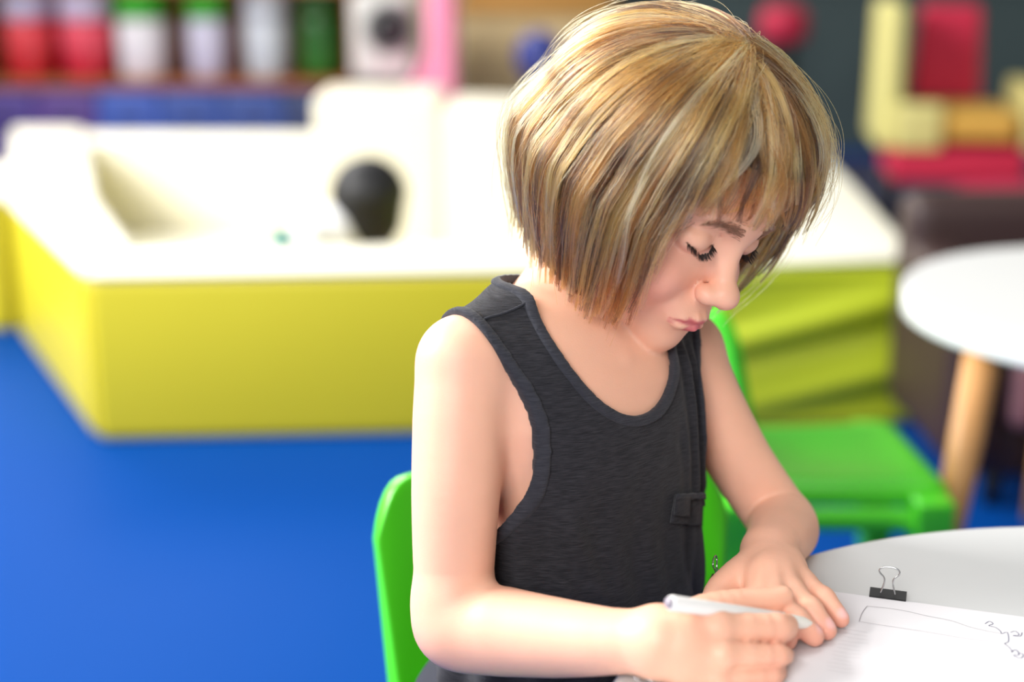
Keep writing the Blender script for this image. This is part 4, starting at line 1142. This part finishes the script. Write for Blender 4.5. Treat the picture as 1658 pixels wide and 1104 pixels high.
white_top = mat('white_laminate', (206, 207, 207), rough=.38, spec=.45, noise=.012, nscale=40)
white_edge = mat('white_edge', (238, 238, 240), rough=.35)
legw = mat('beech_leg', (196, 142, 84), rough=.45, noise=.12, nscale=30)
def round_table(cx, cy, R_, H_, label, leg_az, th=.028):
    t = empty('round_table', (cx, cy, 0))
    lathe('tabletop', [(0, H_ - th), (R_ - .006, H_ - th), (R_, H_ - th + .005), (R_, H_ - .004), (R_ - .002, H_ - .001), (R_ - .006, H_), (0, H_)], white_top, t, n=128, smooth=False)
    lathe('edge_band', [(R_ - .0005, H_ - th + .004), (R_ + .0012, H_ - th + .006), (R_ + .0012, H_ - .005), (R_ - .0005, H_ - .003)], white_edge, t, n=128)
    for a in leg_az:
        a = math.radians(a); c_, s_ = math.cos(a), math.sin(a)
        tube('leg', [(c_ * R_ * .92, s_ * R_ * .92, H_ - th - .001), (c_ * R_ * 1.13, s_ * R_ * 1.13, .0)], [.026, .016], legw, t, 20)
    tube('crossbar', [(math.cos(math.radians(leg_az[0])) * R_ * .88, math.sin(math.radians(leg_az[0])) * R_ * .88, H_ - th - .02), (math.cos(math.radians(leg_az[2])) * R_ * .88, math.sin(math.radians(leg_az[2])) * R_ * .88, H_ - th - .02)], .012, legw, t, 10)
    tag(t, label, 'table'); return t
NT = (.4405, .7318)
round_table(NT[0], NT[1], .40, TH, 'white round table the child draws at, under the paper and both hands', (75, 195, 315))
round_table(.905, 2.056, .335, .50, 'white round table with beech legs standing behind at the right', (208, 328, 88), .045)

# ---- paper stack on a thin drawing board
def quad(name, pts, z, th, m, parent=None):
    bm = bmesh.new(); a = [bm.verts.new((p[0], p[1], z)) for p in pts]; b = [bm.verts.new((p[0], p[1], z + th)) for p in pts]
    n = len(pts); bm.faces.new(a[::-1]); bm.faces.new(b)
    for i in range(n): bm.faces.new((a[i], a[(i + 1) % n], b[(i + 1) % n], b[i]))
    return from_bm(name, bm, m, parent)
paper_m = mat('paper', (226, 224, 227), rough=.75, spec=.25, noise=.01, nscale=30)
board_m = mat('board', (226, 224, 224), rough=.7)
u1 = on_z(1658, 1003, TH)[:2] - on_z(1350, 962, TH)[:2]; u1 /= np.linalg.norm(u1)      # along the far edge
u2 = np.array([u1[1], -u1[0]]); 
cA = on_z(1168, 938, TH)[:2]
if u2[1] > 0: u2 = -u2
W_, H2 = .42, .297
def quadp(o, a, b): return [o, o + u1 * a, o + u1 * a + u2 * b, o + u2 * b]
bd = quad('drawing_board', quadp(cA + u1 * .002 + u2 * .002, W_, H2), TH, .0020, board_m); tag(bd, 'thin white drawing board on the near table under the sheets', 'board')
s1 = quad('paper_sheet', quadp(cA + u2 * .001, W_ - .004, H2 - .002), TH + .0021, .0006, paper_m); tag(s1, 'lower sheet of drawing paper under the left hand', 'paper', 'sheets on the drawing board')
o2 = cA + u1 * .118 + u2 * .004; 
s2 = quad('paper_sheet', [o2, o2 + u1 * .26 + u2 * .002, o2 + u1 * .262 + u2 * .27, o2 + u1 * .004 + u2 * .27], TH + .0028, .0004, paper_m); tag(s2, 'upper sheet with a pencil-outlined strip, right of the fingers', 'paper', 'sheets on the drawing board')
ink = mat('pencil_line', (150, 146, 152), rough=.8); ink2 = mat('blue_ink', (46, 50, 96), rough=.7)
def stroke(name, px, z, rad, m, parent, per=6, smooth_=True):
    pts = [on_z(x, y, z) for x, y in px]
    if smooth_: pts = catmull(pts, per)
    bm = bmesh.new(); prev = None
    for i, p in enumerate(pts):
        t = pts[min(i + 1, len(pts) - 1)] - pts[max(i - 1, 0)]; n = np.array([-t[1], t[0], 0]); n /= np.linalg.norm(n) + 1e-12
        a = bm.verts.new((p[0] + n[0] * rad, p[1] + n[1] * rad, z + .00012)); b = bm.verts.new((p[0] - n[0] * rad, p[1] - n[1] * rad, z + .00012))
        if prev: bm.faces.new((prev[0], a, b, prev[1]))
        prev = (a, b)
    return from_bm(name, bm, m, parent)
Z2 = TH + .0032
stroke('pencil_outline', [(1404, 981), (1396, 992), (1391, 1006)], Z2, .00022, ink, s2)
stroke('pencil_outline', [(1404, 981), (1440, 985), (1470, 990), (1500, 997), (1540, 1005), (1570, 1015), (1600, 1022), (1622, 1026)], Z2, .00022, ink, s2)
stroke('pencil_outline', [(1391, 1006), (1440, 1014), (1500, 1023), (1560, 1033), (1640, 1043)], Z2, .00016, ink, s2)
stroke('ink_doodle', [(1595, 1010), (1602, 1006), (1608, 1010), (1601, 1013), (1612, 1016), (1620, 1022), (1622, 1026), (1631, 1024), (1633, 1038), (1627, 1042), (1634, 1048), (1640, 1056)], Z2, .0003, ink2, s2)
stroke('ink_doodle', [(1636, 1024), (1644, 1022), (1650, 1028), (1640, 1029), (1652, 1030), (1655, 1024)], Z2, .0003, ink2, s2)
stroke('ink_doodle', [(1637, 1056), (1645, 1052), (1650, 1060), (1641, 1061), (1652, 1066), (1657, 1060), (1648, 1056)], Z2, .0004, ink2, s2)
Z1 = TH + .0027
for i in range(12):
    x0 = 1366 - i * 3; y0 = 1018 + i * 6
    stroke('pencil_hatching', [(x0 + (i % 3) * 3, y0), (x0 + 26, y0 + 4), (x0 + 38 + (i % 4) * 4, y0 + 6)], Z1, .00008, ink, s1)

# ---- binder clips: folded black body and two wire loops
steel = mat('clip_steel', (190, 190, 192), rough=.22, metal=1.0); clip_blk = mat('clip_black', (10, 10, 12), rough=.5)
def clip(pos, ang, label, folded=False, wid=.026, white=False):
    """pos: middle of the jaw on the paper edge; ang: direction pointing away from the paper"""
    t = empty('binder_clip', pos); t.rotation_euler.z = ang           # local +y points away from the sheet
    bm = bmesh.new(); prof = [(-.006, .0022), (.004, .0048), (.0075, .0068), (.0085, .0035), (.0085, -.0010), (.0075, -.0042), (.004, -.0022), (-.006, .0002)]
    prof = [(-.0020, .0022), (.0000, .0032), (.0048, .0056), (.0058, .0056), (.0058, -.0014), (.0048, -.0014), (.0000, -.0006), (-.0020, .0002)]
    a = [bm.verts.new((-wid / 2, y, z)) for y, z in prof]; b = [bm.verts.new((wid / 2, y, z)) for y, z in prof]
    n = len(prof)
    for i in range(n): bm.faces.new((a[i], a[(i + 1) % n], b[(i + 1) % n], b[i]))
    bm.faces.new(a[::-1]); bm.faces.new(b)
    from_bm('clip_body', bm, clip_blk, t)
    # wire loop rising up and away
    def loop(sy, zf, lean):
        k = .0055
        sh_ = [(-.0052, 0), (-.0040, .004), (-.0030, .008), (-.0036, .0115), (-.0066, .0145), (-.0070, .0170), (-.0045, .0190), (0, .0195), (.0045, .0190), (.0070, .0170), (.0066, .0145), (.0036, .0115), (.0030, .008), (.0040, .004), (.0052, 0)]
        pts = catmull([(x, sy + lean[0] * h, zf + lean[1] * h) for x, h in sh_], 4)
        tube('wire_handle', pts, .00062, steel, t, 8)
    if folded: loop(.004, .0058, (.80, .60)); loop(.005, .0020, (.97, .22))
    else: loop(-.001, .0052, (.18, .98))
    tag(t, label, 'clip', 'binder clips on the drawing board'); return t
away = math.atan2(-(-u2[0]), -u2[1])
aw = -u2; ang_far = math.atan2(-aw[0], aw[1]); lf_ = -u1; ang_left = math.atan2(-lf_[0], lf_[1])
def edge_pt(px, py):
    q = on_z(px, py, TH)[:2] - cA; return cA + u1 * float(q @ u1) 
e = edge_pt(1437, 972); clip((e[0], e[1], TH + .0016), ang_far, 'black binder clip with an upright wire loop at the far edge of the paper')
e = cA + u2 * .020; clip((e[0], e[1], TH + .0016), ang_left, 'binder clip half hidden behind the left hand beside the dark shirt')
q = on_z(1064, 1112, TH)[:2] - cA; e = cA + u2 * float(q @ u2)
clip((e[0], e[1], TH + .0016), ang_left, 'binder clip with folded wire handles below the right wrist', True)

# ---- pen
pen = empty('marker_pen', tuple((pen_a + pen_b) / 2)); 
pw = mat('pen_white', (236, 234, 232), rough=.3, coat=.3); pt_m = mat('pen_grip', (238, 234, 226), rough=.4); pcap = mat('pen_end', (150, 142, 152), rough=.3)
dv = Vector(pen_b - pen_a); Lp = dv.length; pen.rotation_euler = dv.to_track_quat('Z', 'Y').to_euler()
def pl(name, prof, m): return lathe(name, prof, m, pen, n=28)
pl('pen_barrel', [(0, -Lp / 2 + .002), (.0044, -Lp / 2 + .002), (.0051, -Lp / 2 + .004), (.0051, Lp / 2 - .014), (.0042, Lp / 2 - .012)], pw)
pl('pen_end_plug', [(0, -Lp / 2), (.0030, -Lp / 2), (.0036, -Lp / 2 + .001), (.0037, -Lp / 2 + .0035)], pcap)
pl('pen_grip', [(.0042, Lp / 2 - .012), (.0046, Lp / 2 - .010), (.0042, Lp / 2 + .004), (.0020, Lp / 2 + .012), (.0012, Lp / 2 + .014)], pt_m)
pl('pen_nib', [(.0012, Lp / 2 + .013), (.0006, Lp / 2 + .018), (0, Lp / 2 + .0185)], ink)
tag(pen, 'white marker pen gripped in the right hand', 'pen')
